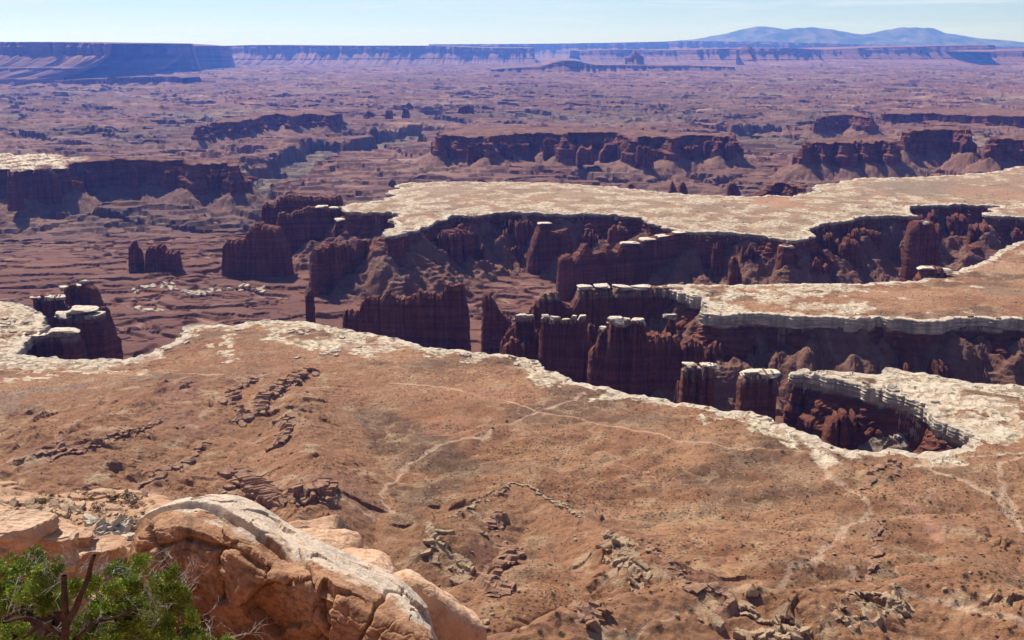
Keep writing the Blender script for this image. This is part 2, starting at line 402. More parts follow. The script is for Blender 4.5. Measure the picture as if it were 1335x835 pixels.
def ground(x, y, want=False):
    r = np.hypot(x, y)
    s = samp(ras_s, x, y); top = samp(ras_top, x, y, True); pid = samp(ras_id, x, y, True)
    inras = (y > RY0) & (y < RY1) & (np.abs(x) < RX1)
    s = np.where(y <= RY0, BAND, s); pid = np.where(y <= RY0, 1, pid)
    s = np.where((y > RY1) | (np.abs(x) > RX1), -BAND, s)
    inside = s > 3.0
    # --- bench surface
    dome = np.abs(fbm2(x / 130, y / 120, 4, 2.0, 0.55)) * 2.2
    n1 = fbm2(x / 260, y / 260, 3, 8.0)
    edge = sm(5, 90, s)
    near = sm(1250, 900, r)
    zb = edge * (n1 * 3.0 + 2.0 + dome * (1.5 + 8.0 * near) - 2.0 * near)
    zb += 0.10 * np.maximum(0, 930 - r) * edge
    zb += 0.40 * np.maximum(0, 540 - r)
    lift = np.zeros_like(x)
    for cx, cy, hz, rx, ry, an, pw in HILLS:
        m = (np.abs(x - cx) < rx * 3) & (np.abs(y - cy) < rx * 3)
        if not m.any(): continue
        dx = x[m] - cx; dy = y[m] - cy
        u = (dx * math.cos(an) + dy * math.sin(an)) / rx; v = (-dx * math.sin(an) + dy * math.cos(an)) / ry
        lift[m] = np.maximum(lift[m], hz * np.exp(-(u * u + v * v) * 1.1))
    for q, wn, wf, pw in RIDGES:
        lo = q.min(0) - wn * 2.2; hi = q.max(0) + wn * 2.2
        m = (x > lo[0]) & (x < hi[0]) & (y > lo[1]) & (y < hi[1])
        if not m.any(): continue
        xm, ym = x[m], y[m]; best = np.full(xm.shape, -1e9)
        for a, b_ in zip(q[:-1], q[1:]):
            d = b_[:2] - a[:2]; L2 = d @ d
            t = np.clip(((xm - a[0]) * d[0] + (ym - a[1]) * d[1]) / L2, 0, 1)
            ex = xm - a[0] - t * d[0]; ey = ym - a[1] - t * d[1]
            dist = np.hypot(ex, ey)
            z = a[2] + (b_[2] - a[2]) * t
            w = np.where(ey < 0, wn, wf)        # viewer's side / far side
            rr = dist / w
            h = z * np.clip(1 - rr, 0, 1) ** 0.9 * 0.5 + z * np.exp(-rr * rr * 1.6) * 0.5
            best = np.maximum(best, h)
        lift[m] = np.maximum(lift[m], best)
    rough = fbm2(x / 45, y / 45, 4, 4.4, 0.6)
    rgh2 = np.abs(fbm2(x / 22, y / 30, 3, 14.4, 0.6))
    la = np.clip(lift / 12, 0, 1)
    hill_h = lift * (1 + 0.12 * rough) - la * rgh2 * 2.2
    led_m = np.clip(sm(6, 16, lift) * (0.25 + 2.2 * np.clip(fbm2(x / 90, y / 90, 2, 31.0) + 0.08, 0, 0.4)), 0, 1)
    hb = np.maximum(zb, 0) * (1 - 0.7 * la) + hill_h
    # beds that dip away to the left: long smooth backs, short steps facing the lower right
    wz = fbm2(x / 70, y / 55, 3, 131.0)
    for lam, amp, sd in ((52.0, 6.0, 0.0), (19.0, 2.0, 40.0)):
        u = (x * 0.62 - y * 0.78) / lam + (1.6 if lam > 20 else 2.4) * wz + 0.5 * fbm2(x / (lam * .6), y / (lam * .6), 3, 137.0 + sd) + 0.05 * hill_h
        fr = u - np.floor(u)
        sw = np.where(fr < 0.86, fr / 0.86, (1 - fr) / 0.14)
        brk = sm(-0.10, 0.30, fbm2(x / (lam * 1.1), y / (lam * 1.1), 3, 141.0 + sd))
        hb = hb + led_m * brk * (sw * amp - amp * 0.4)
    hb = hb + led_m * terrace(rough * 6 + 3 * wz, 1.7, 0.7) * 0.35
    # broken pavement of the white rock along the rims
    pav = np.clip(sm(120, 20, s), 0, 1) * (pid > 0)
    hb = hb + pav * terrace(fbm2(x / 24, y / 34, 3, 3.3) * 2.6, 1.3, 0.75)
    hb += fbm2(x / 9, y / 9, 3, 6.0) * 0.35
    hb = hb + top * (pid > 1.5) + (pid > 3.5) * (terrace(12 + 11 * fbm2(x / 110, y / 90, 4, 181.0), 6.0, 0.7) - 12)
    # --- land below the rims
    rr = np.clip((r - 1300) / 12000, 0, 1)
    lf = fbm2(x / 1000, y / 560, 4, 12.0, 0.5)
    mf = fbm2(x / 420, y / 150, 5, 22.0, 0.58)
    wide = sm(2700, 3600, r)
    fl = -118 + 12 * lf + wide * (-16 + 34 * lf) + mf * (12 + 5 * wide) + (7 + 7 * wide) * (0.35 - np.abs(fbm2(x / 460, y / 230, 4, 27.0, 0.55)) * 1.6)
    stp = np.where(wide > 0.5, 9.0, 5.0)
    fl_t = terrace(fl + 200, 6.0, 0.84) - 200
    fl_w = terrace(fl + 200, 11.0, 0.84) - 200
    fl = fl_t * (1 - wide) + fl_w * wide
    # branching drainage cut into the beds
    v1 = np.abs(fbm2(x / 1500 + 0.25 * lf, y / 1100, 4, 211.0, 0.55)); v2 = np.abs(fbm2(x / 520, y / 380 + 0.2 * lf, 4, 223.0, 0.55)); v3 = np.abs(fbm2(x / 230, y / 170, 3, 229.0, 0.55))
    cut1 = sm(0.055, 0.035, v1) * wide; cut2 = sm(0.055, 0.030, v2); cut3 = sm(0.05, 0.02, v3)
    fl = fl - cut1 * 46 - cut2 * (7 + 6 * wide) - cut3 * 3.5 * (1 - wide)
    chan = np.clip(sm(0.03, 0.0, v1) * wide + sm(0.022, 0.0, v2), 0, 1)
    fl += fbm2(x / 30, y / 24, 3, 44.0) * (1.6 + 1.0 * wide)
    # small hummocks and knobs in the broken land far out
    kn = np.clip(fbm2(x / 330, y / 150, 3, 71.0, 0.6) - 0.50, 0, 1)
    fl += sm(0, 0.12, kn) * (14 + 26 * kn) * wide * sm(26000, 9000, r)
    g = samp(ras_g, x, y); g = np.where(inras, g, 400.0)
    gs = sm(150, 120, g + fbm2(x / 120, y / 120, 3, 50.0) * 60)
    fl -= gs * 70 * sm(3000, 3600, r)
    dist = -s
    pid0 = samp(ras_id0, x, y, True)
    uu = samp(ras_u, x, y)
    gul = np.abs(fbm2(uu / 48, dist / 160, 3, 15.0))
    tn = fbm2(x / 75, y / 75, 3, 19.0) * (1 - 0.55 * wide)
    ztal = np.where(pid0 == 1, -62 + 34 * tn, np.where(pid0 == 2, -34 + 42 * tn, np.where(pid0 == 3, -38 + 40 * tn, -66 + 34 * tn))) - 6
    farp = pid * 0 + wide
    tal = ztal - 0.60 * (dist - 16) - gul * (9 - 6 * farp) + 2 - 10 * farp
    tt = terrace(tal + 200 + 3 * rough, 7.0, 0.66) - 200
    tmk = 0.35 + 0.65 * sm(-0.2, 0.2, fbm2(x / 110, y / 110, 2, 161.0))
    tal = tal * (1 - 0.8 * tmk) + 0.8 * tmk * tt + (fbm2(x / 9, y / 9, 3, 163.0, .65) * 2.2 - np.abs(fbm2(uu / 17, dist / 90 + 3, 3, 167.0, .6)) * 11 * np.clip(dist / 40, 0.3, 1)) * (1 - .35 * wide)
    tal_ok = (dist < BAND - 5) & inras
    tl = np.where(tal_ok, tal + top * 0.6, -1e4)
    k = 6.0
    low = np.maximum(fl, tl) + np.exp(-np.abs(fl - tl) / k) * k * 0.35
    low = low - terrace(np.zeros_like(low), 5)
    z = np.where(inside, hb, low)
    if not want: return z
    return z, dict(s=s, pid=pid, inside=inside, lift=lift, led=led_m, lf=lf, mf=mf, rough=rough, fl=fl, tl=tl, n1=n1, dome=dome, wide=wide, g=gs, tn=tn, r=r, chan=chan)

def gz(x, y):
    return float(ground(np.array([float(x)]), np.array([float(y)]))[0])

HC = {}
def prehit(L, r0=500.0, r1=4200.0):
    L = [(float(a), float(b_)) for a, b_ in L]
    rs = np.concatenate([np.arange(r0, 1400, 2.0), np.arange(1400, r1, 5.0)])
    for k in range(0, len(L), 60):
        Lk = L[k:k + 60]; D = np.array([ray(a, b_) for a, b_ in Lk]); hd = np.hypot(D[:, 0], D[:, 1])
        T_ = rs[None] / hd[:, None]; X = D[:, :1] * T_; Y = D[:, 1:2] * T_; Z = CAMZ + D[:, 2:] * T_
        G = ground(X.ravel(), Y.ravel()).reshape(X.shape); M = G >= Z
        for j, key in enumerate(Lk):
            i = int(np.argmax(M[j])) if M[j].any() else len(rs) - 1
            HC[key] = np.array([X[j, i], Y[j, i], G[j, i]])

def hit(px, py, r0=500.0, r1=4200.0):
    key = (float(px), float(py))
    if key not in HC: prehit([key])
    return HC[key]

def hit_one(px, py, r0=500.0, r1=4200.0):
    """ground point seen at a photo point"""
    d = ray(px, py); hd = math.hypot(d[0], d[1])
    rs = np.concatenate([np.arange(r0, 1400, 2.0), np.arange(1400, r1, 5.0)])
    t = rs / hd
    zz = CAMZ + d[2] * t; g = ground(d[0] * t, d[1] * t)
    m = np.nonzero(g >= zz)[0]
    i = m[0] if len(m) else len(rs) - 1
    return np.array([d[0] * t[i], d[1] * t[i], g[i]])

# ------------------------------------------------------------------ washes, tracks
LINES = []   # (points, width, lightness)
def line(px, w, kind):
    prehit([t for t in px if (float(t[0]), float(t[1])) not in HC]); q = np.array([hit(a, b_)[:2] for a, b_ in px]); q = resample(q, 8, False)
    q = q + normals(q, False) * (fbm2(q[:, 0] / 22, q[:, 1] / 22, 2, 3.0) * (3.5 if kind != 'road' else 0.8))[:, None]
    LINES.append((q, w, kind))
line([(512, 668), (500, 655), (497, 642), (520, 622), (528, 608), (545, 598), (575, 582), (600, 573), (635, 570), (665, 552), (700, 538), (725, 530), (750, 522), (762, 512)], 2.6, 'wash')
line([(520, 622), (536, 612), (531, 603)], 2.0, 'wash')
line([(700, 538), (760, 547), (820, 560), (880, 575), (940, 583), (1000, 587), (1060, 590)], 1.5, 'road')
line([(0, 483), (90, 485), (180, 488), (290, 489)], 1.4, 'road')
line([(1060, 590), (1078, 606), (1080, 622), (1108, 640), (1128, 652), (1135, 668), (1120, 682), (1098, 690), (1080, 712), (1060, 730), (1030, 745), (1015, 765)], 3.6, 'wash')
line([(1110, 740), (1115, 755), (1135, 765), (1200, 775), (1270, 795), (1335, 815)], 3.2, 'wash')
line([(1175, 650), (1195, 668), (1215, 690), (1223, 705)], 5.0, 'red')
line([(1200, 600), (1240, 622), (1280, 640), (1300, 650), (1316, 672), (1335, 700)], 3.0, 'wash')
line([(1335, 596), (1305, 605), (1300, 625), (1318, 660), (1330, 690)], 3.0, 'wash')
line([(1185, 594), (1240, 598), (1290, 594), (1335, 590)], 3.0, 'pale')
line([(1318, 536), (1322, 552), (1335, 566)], 2.5, 'wash')
line([(510, 500), (580, 505), (630, 518), (665, 524), (700, 538)], 2.0, 'road')
line([(150, 490), (140, 520), (128, 545)], 2.0, 'faint')
line([(740, 545), (735, 565), (738, 590), (720, 610)], 1.8, 'faint')
line([(830, 835), (850, 815), (885, 803)], 2.0, 'wash')

# ------------------------------------------------------------------ the ground sheet
from concurrent.futures import ThreadPoolExecutor
def par_ground(x, y, k=16):
    xs = np.array_split(x, k); ys = np.array_split(y, k)
    with ThreadPoolExecutor(4) as ex: rs_ = list(ex.map(lambda t: ground(t[0], t[1], True), zip(xs, ys)))
    z = np.concatenate([r_[0] for r_ in rs_])
    f = {key: np.concatenate([np.broadcast_to(r_[1][key], r_[0].shape) for r_ in rs_]) for key in rs_[0][1]}
    return z, f
def fbm2(x, y, o=4, seed=0.0, gain=0.5):
    x = np.asarray(x); y = np.asarray(y)
    if x.size < 400000: return fbm2_(x, y, o, seed, gain)
    with ThreadPoolExecutor(4) as ex:
        return np.concatenate(list(ex.map(lambda t: fbm2_(t[0], t[1], o, seed, gain), zip(np.array_split(x, 24), np.array_split(y, 24)))))
def build_ground():
    rs = []; r = 150.0
    while r < 90000:
        rs.append(r)
        if r < 480: r += 8
        elif r < 1000: r += 1.3
        elif r < 2000: r += 2.1
        elif r < 3200: r += 3.2
        elif r < 30000: r *= 1.0034
        else: r *= 1.03
    rs = np.array(rs)
    az = np.concatenate([np.arange(-75, -28, 0.5), np.arange(-28, 28, 0.052), np.arange(28, 75.1, 0.5)])
    AZ, RS = np.meshgrid(np.radians(az), rs)
    X = (RS * np.sin(AZ)); Y = RS * np.cos(AZ)
    x = X.ravel(); y = Y.ravel()
    z, f = par_ground(x, y)
    n = len(x)
    # ---- rock and soil colours of the place
    soil = np.array([0.250, 0.114, 0.054]); soil2 = np.array([0.350, 0.182, 0.090]); brn = np.array([0.140, 0.074, 0.039])
    redr = np.array([0.33, 0.145, 0.078]); white = np.array([0.66, 0.53, 0.38]); tan = np.array([0.42, 0.29, 0.165]); dk = np.array([0.20, 0.085, 0.060])
    purp = np.array([0.165, 0.072, 0.048]); grn = np.array([0.17, 0.16, 0.09])
    col = np.tile(soil, (n, 1))
    def mixc(m, c):
        m = np.clip(m, 0, 1)[:, None]; col[:] = col * (1 - m) + np.asarray(c)[None] * m
    s, pid, ins, lift = f['s'], f['pid'], f['inside'], f['lift']
    a1 = fbm2(x / 95, y / 95, 4, 61.0); a2 = fbm2(x / 33, y / 33, 4, 63.0); a3 = fbm2(x / 12, y / 12, 3, 66.0)
    mixc(sm(-0.15, 0.35, a1) * 0.7, soil2)
    mixc(sm(-0.05, 0.35, fbm2(x / 180, y / 140, 4, 67.0)) * 0.9, brn)
    mixc(sm(0.10, 0.02, f['dome']) * 0.45 * (0.4 + 0.6 * sm(-.2, .3, a1)), soil2 * 1.15); mixc(sm(0.035, 0.01, f['dome']) * 0.4, np.array([0.42, 0.26, 0.155]))
    mixc(sm(3, 9, lift) * 0.75, np.array([0.285, 0.138, 0.068]))
    mixc(sm(-13, -17, np.degrees(np.arctan2(x, y)) + 3 * a1) * (lift < 4) * (f['r'] < 1300) * 0.75 * ins, np.array([0.215, 0.130, 0.088]))
    mixc(sm(0.1, 0.4, a1) * sm(5, 12, lift) * 0.6, np.array([0.225, 0.105, 0.065]))
    mixc(sm(0.25, 0.5, a2) * sm(5, 20, lift) * 0.6, np.array([0.42, 0.27, 0.165]))
    mixc(sm(620, 780, f['r']) * 0 + sm(0.2, 0.45, a2 + a3 * 0.4) * 0.35, tan)
    # grey-green grazed patches
    mixc(sm(0.15, 0.5, fbm2(x / 60, y / 60, 3, 77.0)) * 0.35 * (lift < 6), np.array([0.25, 0.17, 0.105]))
    # white sandstone: along the rims and over the middle and far benches
    wn = fbm2(x / 55, y / 70, 4, 81.0) + 0.35 * a3
    px_az = np.degrees(np.arctan2(x, y))
    az_w = px_az + 2.2 * a2
    fA = sm(-17.5, -14.5, az_w) * sm(-4.0, -7.5, az_w); fB = sm(-18.0, -21.0, az_w); fC = sm(12, 15, az_w) * sm(990, 1060, y + 20 * a2)
    bandw = 11 + 60 * wn + fA * (50 + 75 * wn) + fB * (50 + 30 * wn) + fC * (70 + 80 * wn)
    wm = sm(6, -6, s - bandw) * (pid == 1) * ins
    wm = wm * (0.25 + 0.75 * sm(-0.20, 0.12, a2 + 0.6 * a3))
    w2 = (pid == 2) * (0.45 + 0.55 * sm(-0.3, 0.15, a2 + 0.6 * a3)) * sm(0.24, -0.02, wn * 1.1 + sm(14, 22, px_az) * 0.55 + sm(25, 110, s) * 0.15)
    w3 = (pid == 3) * sm(0.16, -0.06, wn * 1.5 + sm(60, 190, s) * 0.30 + sm(14, 24, px_az + 3 * a1) * 0.30 - 0.10)
    w4 = (pid == 4) * sm(0.3, 0.0, wn) * sm(-20.5, -22.5, px_az + a1) 
    mixc((pid == 3) * 0.8, np.array([0.33, 0.215, 0.13]) + 0 )
    mixc((pid == 3) * sm(0.0, 0.35, fbm2(x / 210, y / 260, 4, 191.0)) * 0.6, np.array([0.235, 0.15, 0.095]))
    mixc((pid == 3) * sm(0.1, 0.35, fbm2(x / 150, y / 110, 3, 151.0)) * 0.7, np.array([0.35, 0.18, 0.105]))
    mixc((pid == 3) * sm(0.15, 0.4, a2 + 0.4 * a1) * 0.7, np.array([0.19, 0.13, 0.085]))
    mixc(w3 * (0.25 + 0.75 * sm(-0.25, 0.3, a3 + a2 * .5)), white * 0.97)
    mixc(w2, white); mixc(w4, white)
    mixc(wm, white)
    mixc((pid >= 4) * (1 - w4) * 0.9, np.array([0.175, 0.085, 0.058]))
    mixc((pid >= 4) * (1 - w4) * sm(0, .3, a2) * 0.6, np.array([0.11, 0.05, 0.036]))
    # cracks of the pavement
    ck = np.abs(fbm2(x / 26, y / 16, 3, 91.0))
    wall_all = np.clip(wm + w2 + w3 * 0.8 + w4, 0, 1)
    mixc(sm(0.075, 0.01, ck) * wall_all * 0.8, np.array([0.34, 0.25, 0.16]))
    veg2 = fbm2(x / 7, y / 7, 2, 95.0)
    mixc(sm(0.10, 0.35, a2 + .6 * a3) * wall_all * 0.55, np.array([0.36, 0.245, 0.15]))
    mixc(sm(0.24, 0.36, veg2 + 0.15 * a2) * wall_all * 0.85, np.array([0.14, 0.14, 0.075]))
    # below the rims
    lo = ~ins
    m = lo.astype(float)
    mixc(m, purp)
    mixc(m * f['wide'] * 0.5, np.array([0.10, 0.052, 0.048]))
    mixc(m * sm(-0.1, 0.4, fbm2(x / 160, y / 120, 4, 101.0)) * 0.6, np.array([0.235, 0.108, 0.070]))
    mixc(m * sm(0.1, 0.5, fbm2(x / 420, y / 260, 4, 103.0)) * 0.55 * f['wide'], np.array([0.36, 0.19, 0.125]))
    mixc(m * sm(0.18, 0.45, fbm2(x / 1400, y / 1100, 3, 104.0)) * 0.5 * f['wide'], np.array([0.22, 0.17, 0.11]))
    mixc(m * sm(0.30, 0.5, fbm2(x / 160, y / 70, 5, 105.0)) * 0.35, np.array([0.34, 0.21, 0.145]))
    mixc(m * sm(0.40, 0.6, fbm2(x / 900, y / 300, 4, 107.0)) * 0.5 * f['wide'], np.array([0.40, 0.30, 0.22]))
    mixc(m * f['chan'] * 0.55, np.array([0.34, 0.22, 0.155]))
    mixc(m * f['wide'] * sm(0.0, 0.3, fbm2(x / 2600, y / 1500, 3, 231.0)) * 0.4, np.array([0.10, 0.075, 0.055]))
    mixc(m * f['wide'] * sm(0.1, 0.35, fbm2(x / 2000, y / 1300, 3, 233.0)) * 0.35, np.array([0.28, 0.14, 0.095]))
    onT = lo & (f['tl'] > f['fl'])
    mixc(onT * (0.35 + 0.5 * sm(-0.2, 0.3, a2)), np.array([0.20, 0.105, 0.070]))
    mixc(f['g'] * 0.6 * lo, np.array([0.13, 0.12, 0.08]))
    # talus of pale blocks in the round pit at the right
    pc = P(1195, 560, -25)[:2]; dd = np.hypot((x - pc[0]) / 62, (y - pc[1]) / 85)
    mixc(lo * sm(1.2, 0.8, dd) * (0.5 + 0.5 * sm(-0.1, 0.3, a3)), np.array([0.30, 0.24, 0.18]))
    bedl = fbm2(z / 5.0 + 0.3 * a1, x / 1500, 2, 171.0)
    mixc(lo * sm(0.0, 0.35, bedl) * 0.45, np.array([0.11, 0.045, 0.032]))
    # washes and tracks
    lc = {'wash': (0.46, 0.30, 0.195), 'road': (0.55, 0.32, 0.18), 'red': (0.38, 0.19, 0.12), 'pale': (0.52, 0.39, 0.28), 'faint': (0.34, 0.21, 0.13)}
    road = np.zeros(n)
    for q, w, kind in LINES:
        lo_ = q.min(0) - 14; hi_ = q.max(0) + 14
        idx = np.nonzero((x > lo_[0]) & (x < hi_[0]) & (y > lo_[1]) & (y < hi_[1]))[0]
        if not len(idx): continue
        xm, ym = x[idx], y[idx]; best = np.full(len(idx), 99.0)
        for a, b_ in zip(q[:-1], q[1:]):
            d = b_ - a; t = np.clip(((xm - a[0]) * d[0] + (ym - a[1]) * d[1]) / (d @ d + 1e-9), 0, 1)
            best = np.minimum(best, np.hypot(xm - a[0] - t * d[0], ym - a[1] - t * d[1]))
        ww = w * 0.85 * (1 + (0.9 * a3[idx] + 0.8 * a2[idx] if kind != 'road' else 0))
        mk = sm(ww * 1.5, ww * 0.4, best) * ((0.75 + 0.4 * a2[idx]) if kind != 'faint' else 0.5); mk = np.clip(mk, 0, 1)
        c = np.array(lc[kind]); col[idx] = col[idx] * (1 - mk[:, None]) + c[None] * mk[:, None]
        road[idx] = np.maximum(road[idx], mk)
        z[idx] -= mk * (0.8 if kind != 'road' else 0.15)
    for (px, py, rx, ry, c) in [(590, 555, 34, 30, redr), (640, 515, 60, 25, redr), (1075, 600, 14, 26, white), 
                                (1250, 525, 60, 22, white), (1200, 505, 70, 18, white), (1290, 560, 30, 26, white * 0.95), (1230, 590, 60, 6, white * .9)]:
        c0 = hit(px, py)[:2]
        dd = np.hypot((x - c0[0]) / rx, (y - c0[1]) / (ry)) + 0.5 * a2
        mixc(sm(1.1, 0.75, dd) * 0.85 * ins * (0.5 + 0.5 * sm(-0.2, 0.15, a3)), c)
    for (px, py, rx, ry, c) in [(1010, 263, 62, 120, (0.36, 0.185, 0.10)), (585, 249, 60, 130, (0.30, 0.20, 0.13)), (1205, 247, 150, 150, (0.235, 0.165, 0.11)), (1290, 252, 110, 130, (0.33, 0.18, 0.105)), (760, 256, 90, 70, (0.32, 0.21, 0.13)), (1180, 385, 80, 26, (0.36, 0.19, 0.10)), (1290, 350, 80, 50, (0.38, 0.21, 0.115)), (1310, 385, 70, 30, (0.25, 0.15, 0.09))]:
        c0 = P(px, py)[:2]; dd = np.hypot((x - c0[0]) / rx, (y - c0[1]) / ry) + 0.9 * a1 + .3 * a2
        mixc(sm(1.15, 0.75, dd) * 0.85 * ins * ((pid == 3) | (pid == 2)), np.array(c))
    slope = None
    veg = np.where(ins & (pid == 1), 1.0, 0.0) * (1 - wm) * (1 - road) * (0.35 + 0.65 * sm(18, 4, lift)) * (0.55 + 0.45 * sm(-0.2, 0.25, fbm2(x / 80, y / 80, 3, 111.0)))
    veg = veg + ((pid == 2) | (pid == 3)) * (1 - wall_all) * 0.7
    quads = grid_quads(len(rs), len(az))[:, ::-1]
    o = mesh_obj('ground', np.stack([x, y, z], 1), None, ground_material(), quads=quads, smooth=False,
                 attrs={'albedo': ('C', col), 'veg': ('F', veg)})
    tag(o, kind='structure')
    return o

def ground_material():
    m, nt, b = newmat('desert_ground'); n = NB(nt)
    p = n.pos(); base = n.attr('albedo').outputs['Color']; veg = n.attr('veg').outputs['Fac']
    n1 = n.noise(p, 0.9, 5, 0.7); n2 = n.noise(p, 0.16, 5, 0.6)
    col = n.mix(n.ramp(n1, [(0.30, 0.55), (0.52, 0.0)]), base, (0.0, 0.0, 0.0), 'MULTIPLY') if False else base
    k = n.math('ADD', n.math('MULTIPLY', n1, 1.3), n.math('MULTIPLY', n2, 0.7))
    k = n.math('ADD', k, 0.0)
    kk = n.N.new('ShaderNodeCombineColor')
    for i in range(3): n.link(k, kk.inputs[i])
    col = n.mix(1.0, col, kk.outputs[0], 'MULTIPLY')
    # tufts of dry grass and blackbrush: fine dots
    v = n.vor(n.mapping(p, (1, 1, 0.3)), 0.25)
    dot = n.ramp(v.outputs['Distance'], [(0.24, 1.0), (0.36, 0.0)])
    pal = n.ramp(n.noise(p, 0.035, 3), [(0.45, 0.0), (0.6, 1.0)])
    dc = n.mix(pal, (0.060, 0.040, 0.024), (0.09, 0.065, 0.035))
    col = n.mix(n.math('MULTIPLY', n.math('MULTIPLY', dot, veg), 0.85), col, dc)
    v2 = n.vor(n.mapping(p, (1, 1, 0)), 0.17)
    dot2 = n.ramp(v2.outputs['Distance'], [(0.12, 1.0), (0.20, 0.0)])
    col = n.mix(n.math('MULTIPLY', n.math('MULTIPLY', dot2, veg), 0.75), col, (0.06, 0.05, 0.03))
    pale = n.vor(p, 0.27)
    pd = n.ramp(pale.outputs['Distance'], [(0.18, 1.0), (0.34, 0.0)])
    col = n.mix(n.math('MULTIPLY', n.math('MULTIPLY', pd, pal), n.math('MULTIPLY', veg, 0.45)), col, (0.56, 0.43, 0.24))
    n.link(col, b.inputs['Base Color'])
    h = n.math('ADD', n.math('MULTIPLY', n1, 1.5), n.math('MULTIPLY', n2, 2.8))
    n.link(n.bump(h, 0.9, 1.0), b.inputs['Normal'])
    return m
# ------------------------------------------------------------------ rim walls
def col_noise(s, w, seed):
    """rounded pillars with dark cracks between, along the wall"""
    t = s / w + 0.45 * pn2(s / w * 0.7 + seed, np.full_like(s, seed * 1.7))
    i = np.floor(t); f = t - i
    bul = np.sqrt(np.clip(1 - (2 * f - 1) ** 2, 0, 1))
    return bul, i

def rim_wall(name, pl, mat, zrows, step=2.6, ztop=0.0, kind='structure', label=None, cat=None, prof=None, keep=None, cap=20.0, flute=1.0, group=None):
    base = pl['p'] if isinstance(pl, dict) else pl
    p = resample(base, step); nn = normals(base if False else resample(base, step), w=6)
    seg = np.linalg.norm(np.roll(p, -1, 0) - p, axis=1); s = np.concatenate([[0], np.cumsum(seg)[:-1]])
    N = len(p)
    lown = fbm2(p[:, 0] / 90, p[:, 1] / 90, 3, 33.0)
    b1, i1 = col_noise(s, 15.0 * flute, 1.1); b2, i2 = col_noise(s, 5.5 * flute, 2.3)
    blk, ib = col_noise(s, 11.0 * flute, 3.7)
    V = []
    def row(off, z):
        V.append(np.column_stack([p + nn * np.asarray(off)[:, None], np.asarray(z) + np.zeros(N)]))
    # the lip runs in over the bench
    for off, dz in ((-14, -0.9), (-9, 0.15), (-4, 0.5)):
        q = p + nn * off
        g = ground(q[:, 0], q[:, 1])
        row(np.full(N, float(off)), np.clip(g, ztop - (3 if kind else 16), ztop + (9 if kind else 12)) + dz)
    q = p - nn * 9; g0 = np.clip(ground(q[:, 0], q[:, 1]), ztop - (2 if kind else 14), ztop + (5 if kind else 12))
    bo = 1.2 + 2.2 * (hsh(ib, 3) - 0.3) * (blk > 0.2) + 1.2 * blk
    row(bo * 0.6, g0 + 0.35)
    row(bo, g0 - 0.6)
    capd = cap * (0.8 + 0.35 * lown)
    slope = np.clip(14 + 34 * fbm2(p[:, 0] / 70, p[:, 1] / 70, 2, 38.0), 1.5, 38)
    cz = 46 + 16 * lown                    # where the sheer wall starts
    for z in zrows[1:]:
        d = -z
        c_in = sm(0, 2, capd - d)
        off_cap = bo + 0.8 * pn2(s / 6, np.full(N, d / 2.5)) + 1.2 * (pn2(np.full(N, d / 4.0), lown * 0 + 3) > 0)
        t = np.clip((d - capd) / np.maximum(cz - capd, 4), 0, 1)
        nst = 4.0
        st = (np.floor(t * nst + 0.35 * pn2(s / 26, np.full(N, 5.0))) / nst) * 0.8 + t * 0.2
        off_sl = -2.5 + slope * np.clip(st, 0, 1) + 1.5 * pn2(s / 9, np.full(N, d / 5)) 
        w = np.clip((d - cz) / 4, 0, 1)
        off_w = slope - 3 + 6.5 * flute * b1 * (0.4 + 0.9 * hsh(i1, 9)) + 2.2 * flute * b2 + 0.05 * (d - cz) + 0.8 * np.round(pn2(np.full(N, d / 6.0), i1 * 0.37) * 2) + 0.5 * pn2(s / 4, np.full(N, d / 6))
        off = off_cap * c_in + (1 - c_in) * (off_sl * (1 - w) + off_w * w)
        row(off, np.minimum(g0 - 0.8, ztop + z) + 0.6 * pn2(s / 8, np.full(N, z * 0.3)))
    V = np.array(V)
    M = V.shape[0]
    q = grid_quads(M, N, wrap=True)
    if keep is not None:
        k = keep(p); kq = np.tile(k, M - 1); q = q[kq]
    q = q[:, ::-1]
    vv = V.reshape(-1, 3)
    used = np.unique(q); mp = np.zeros(len(vv), int); mp[used] = np.arange(len(used)); vv = vv[used]; q = mp[q]
    loc = (float(np.mean(vv[:, 0])), float(np.mean(vv[:, 1])), float(vv[:, 2].min()))
    o = mesh_obj(name, vv, None, mat, loc=loc, quads=q)
    if kind: tag(o, kind=kind)
    if label: tag(o, label, cat, group)
    return o

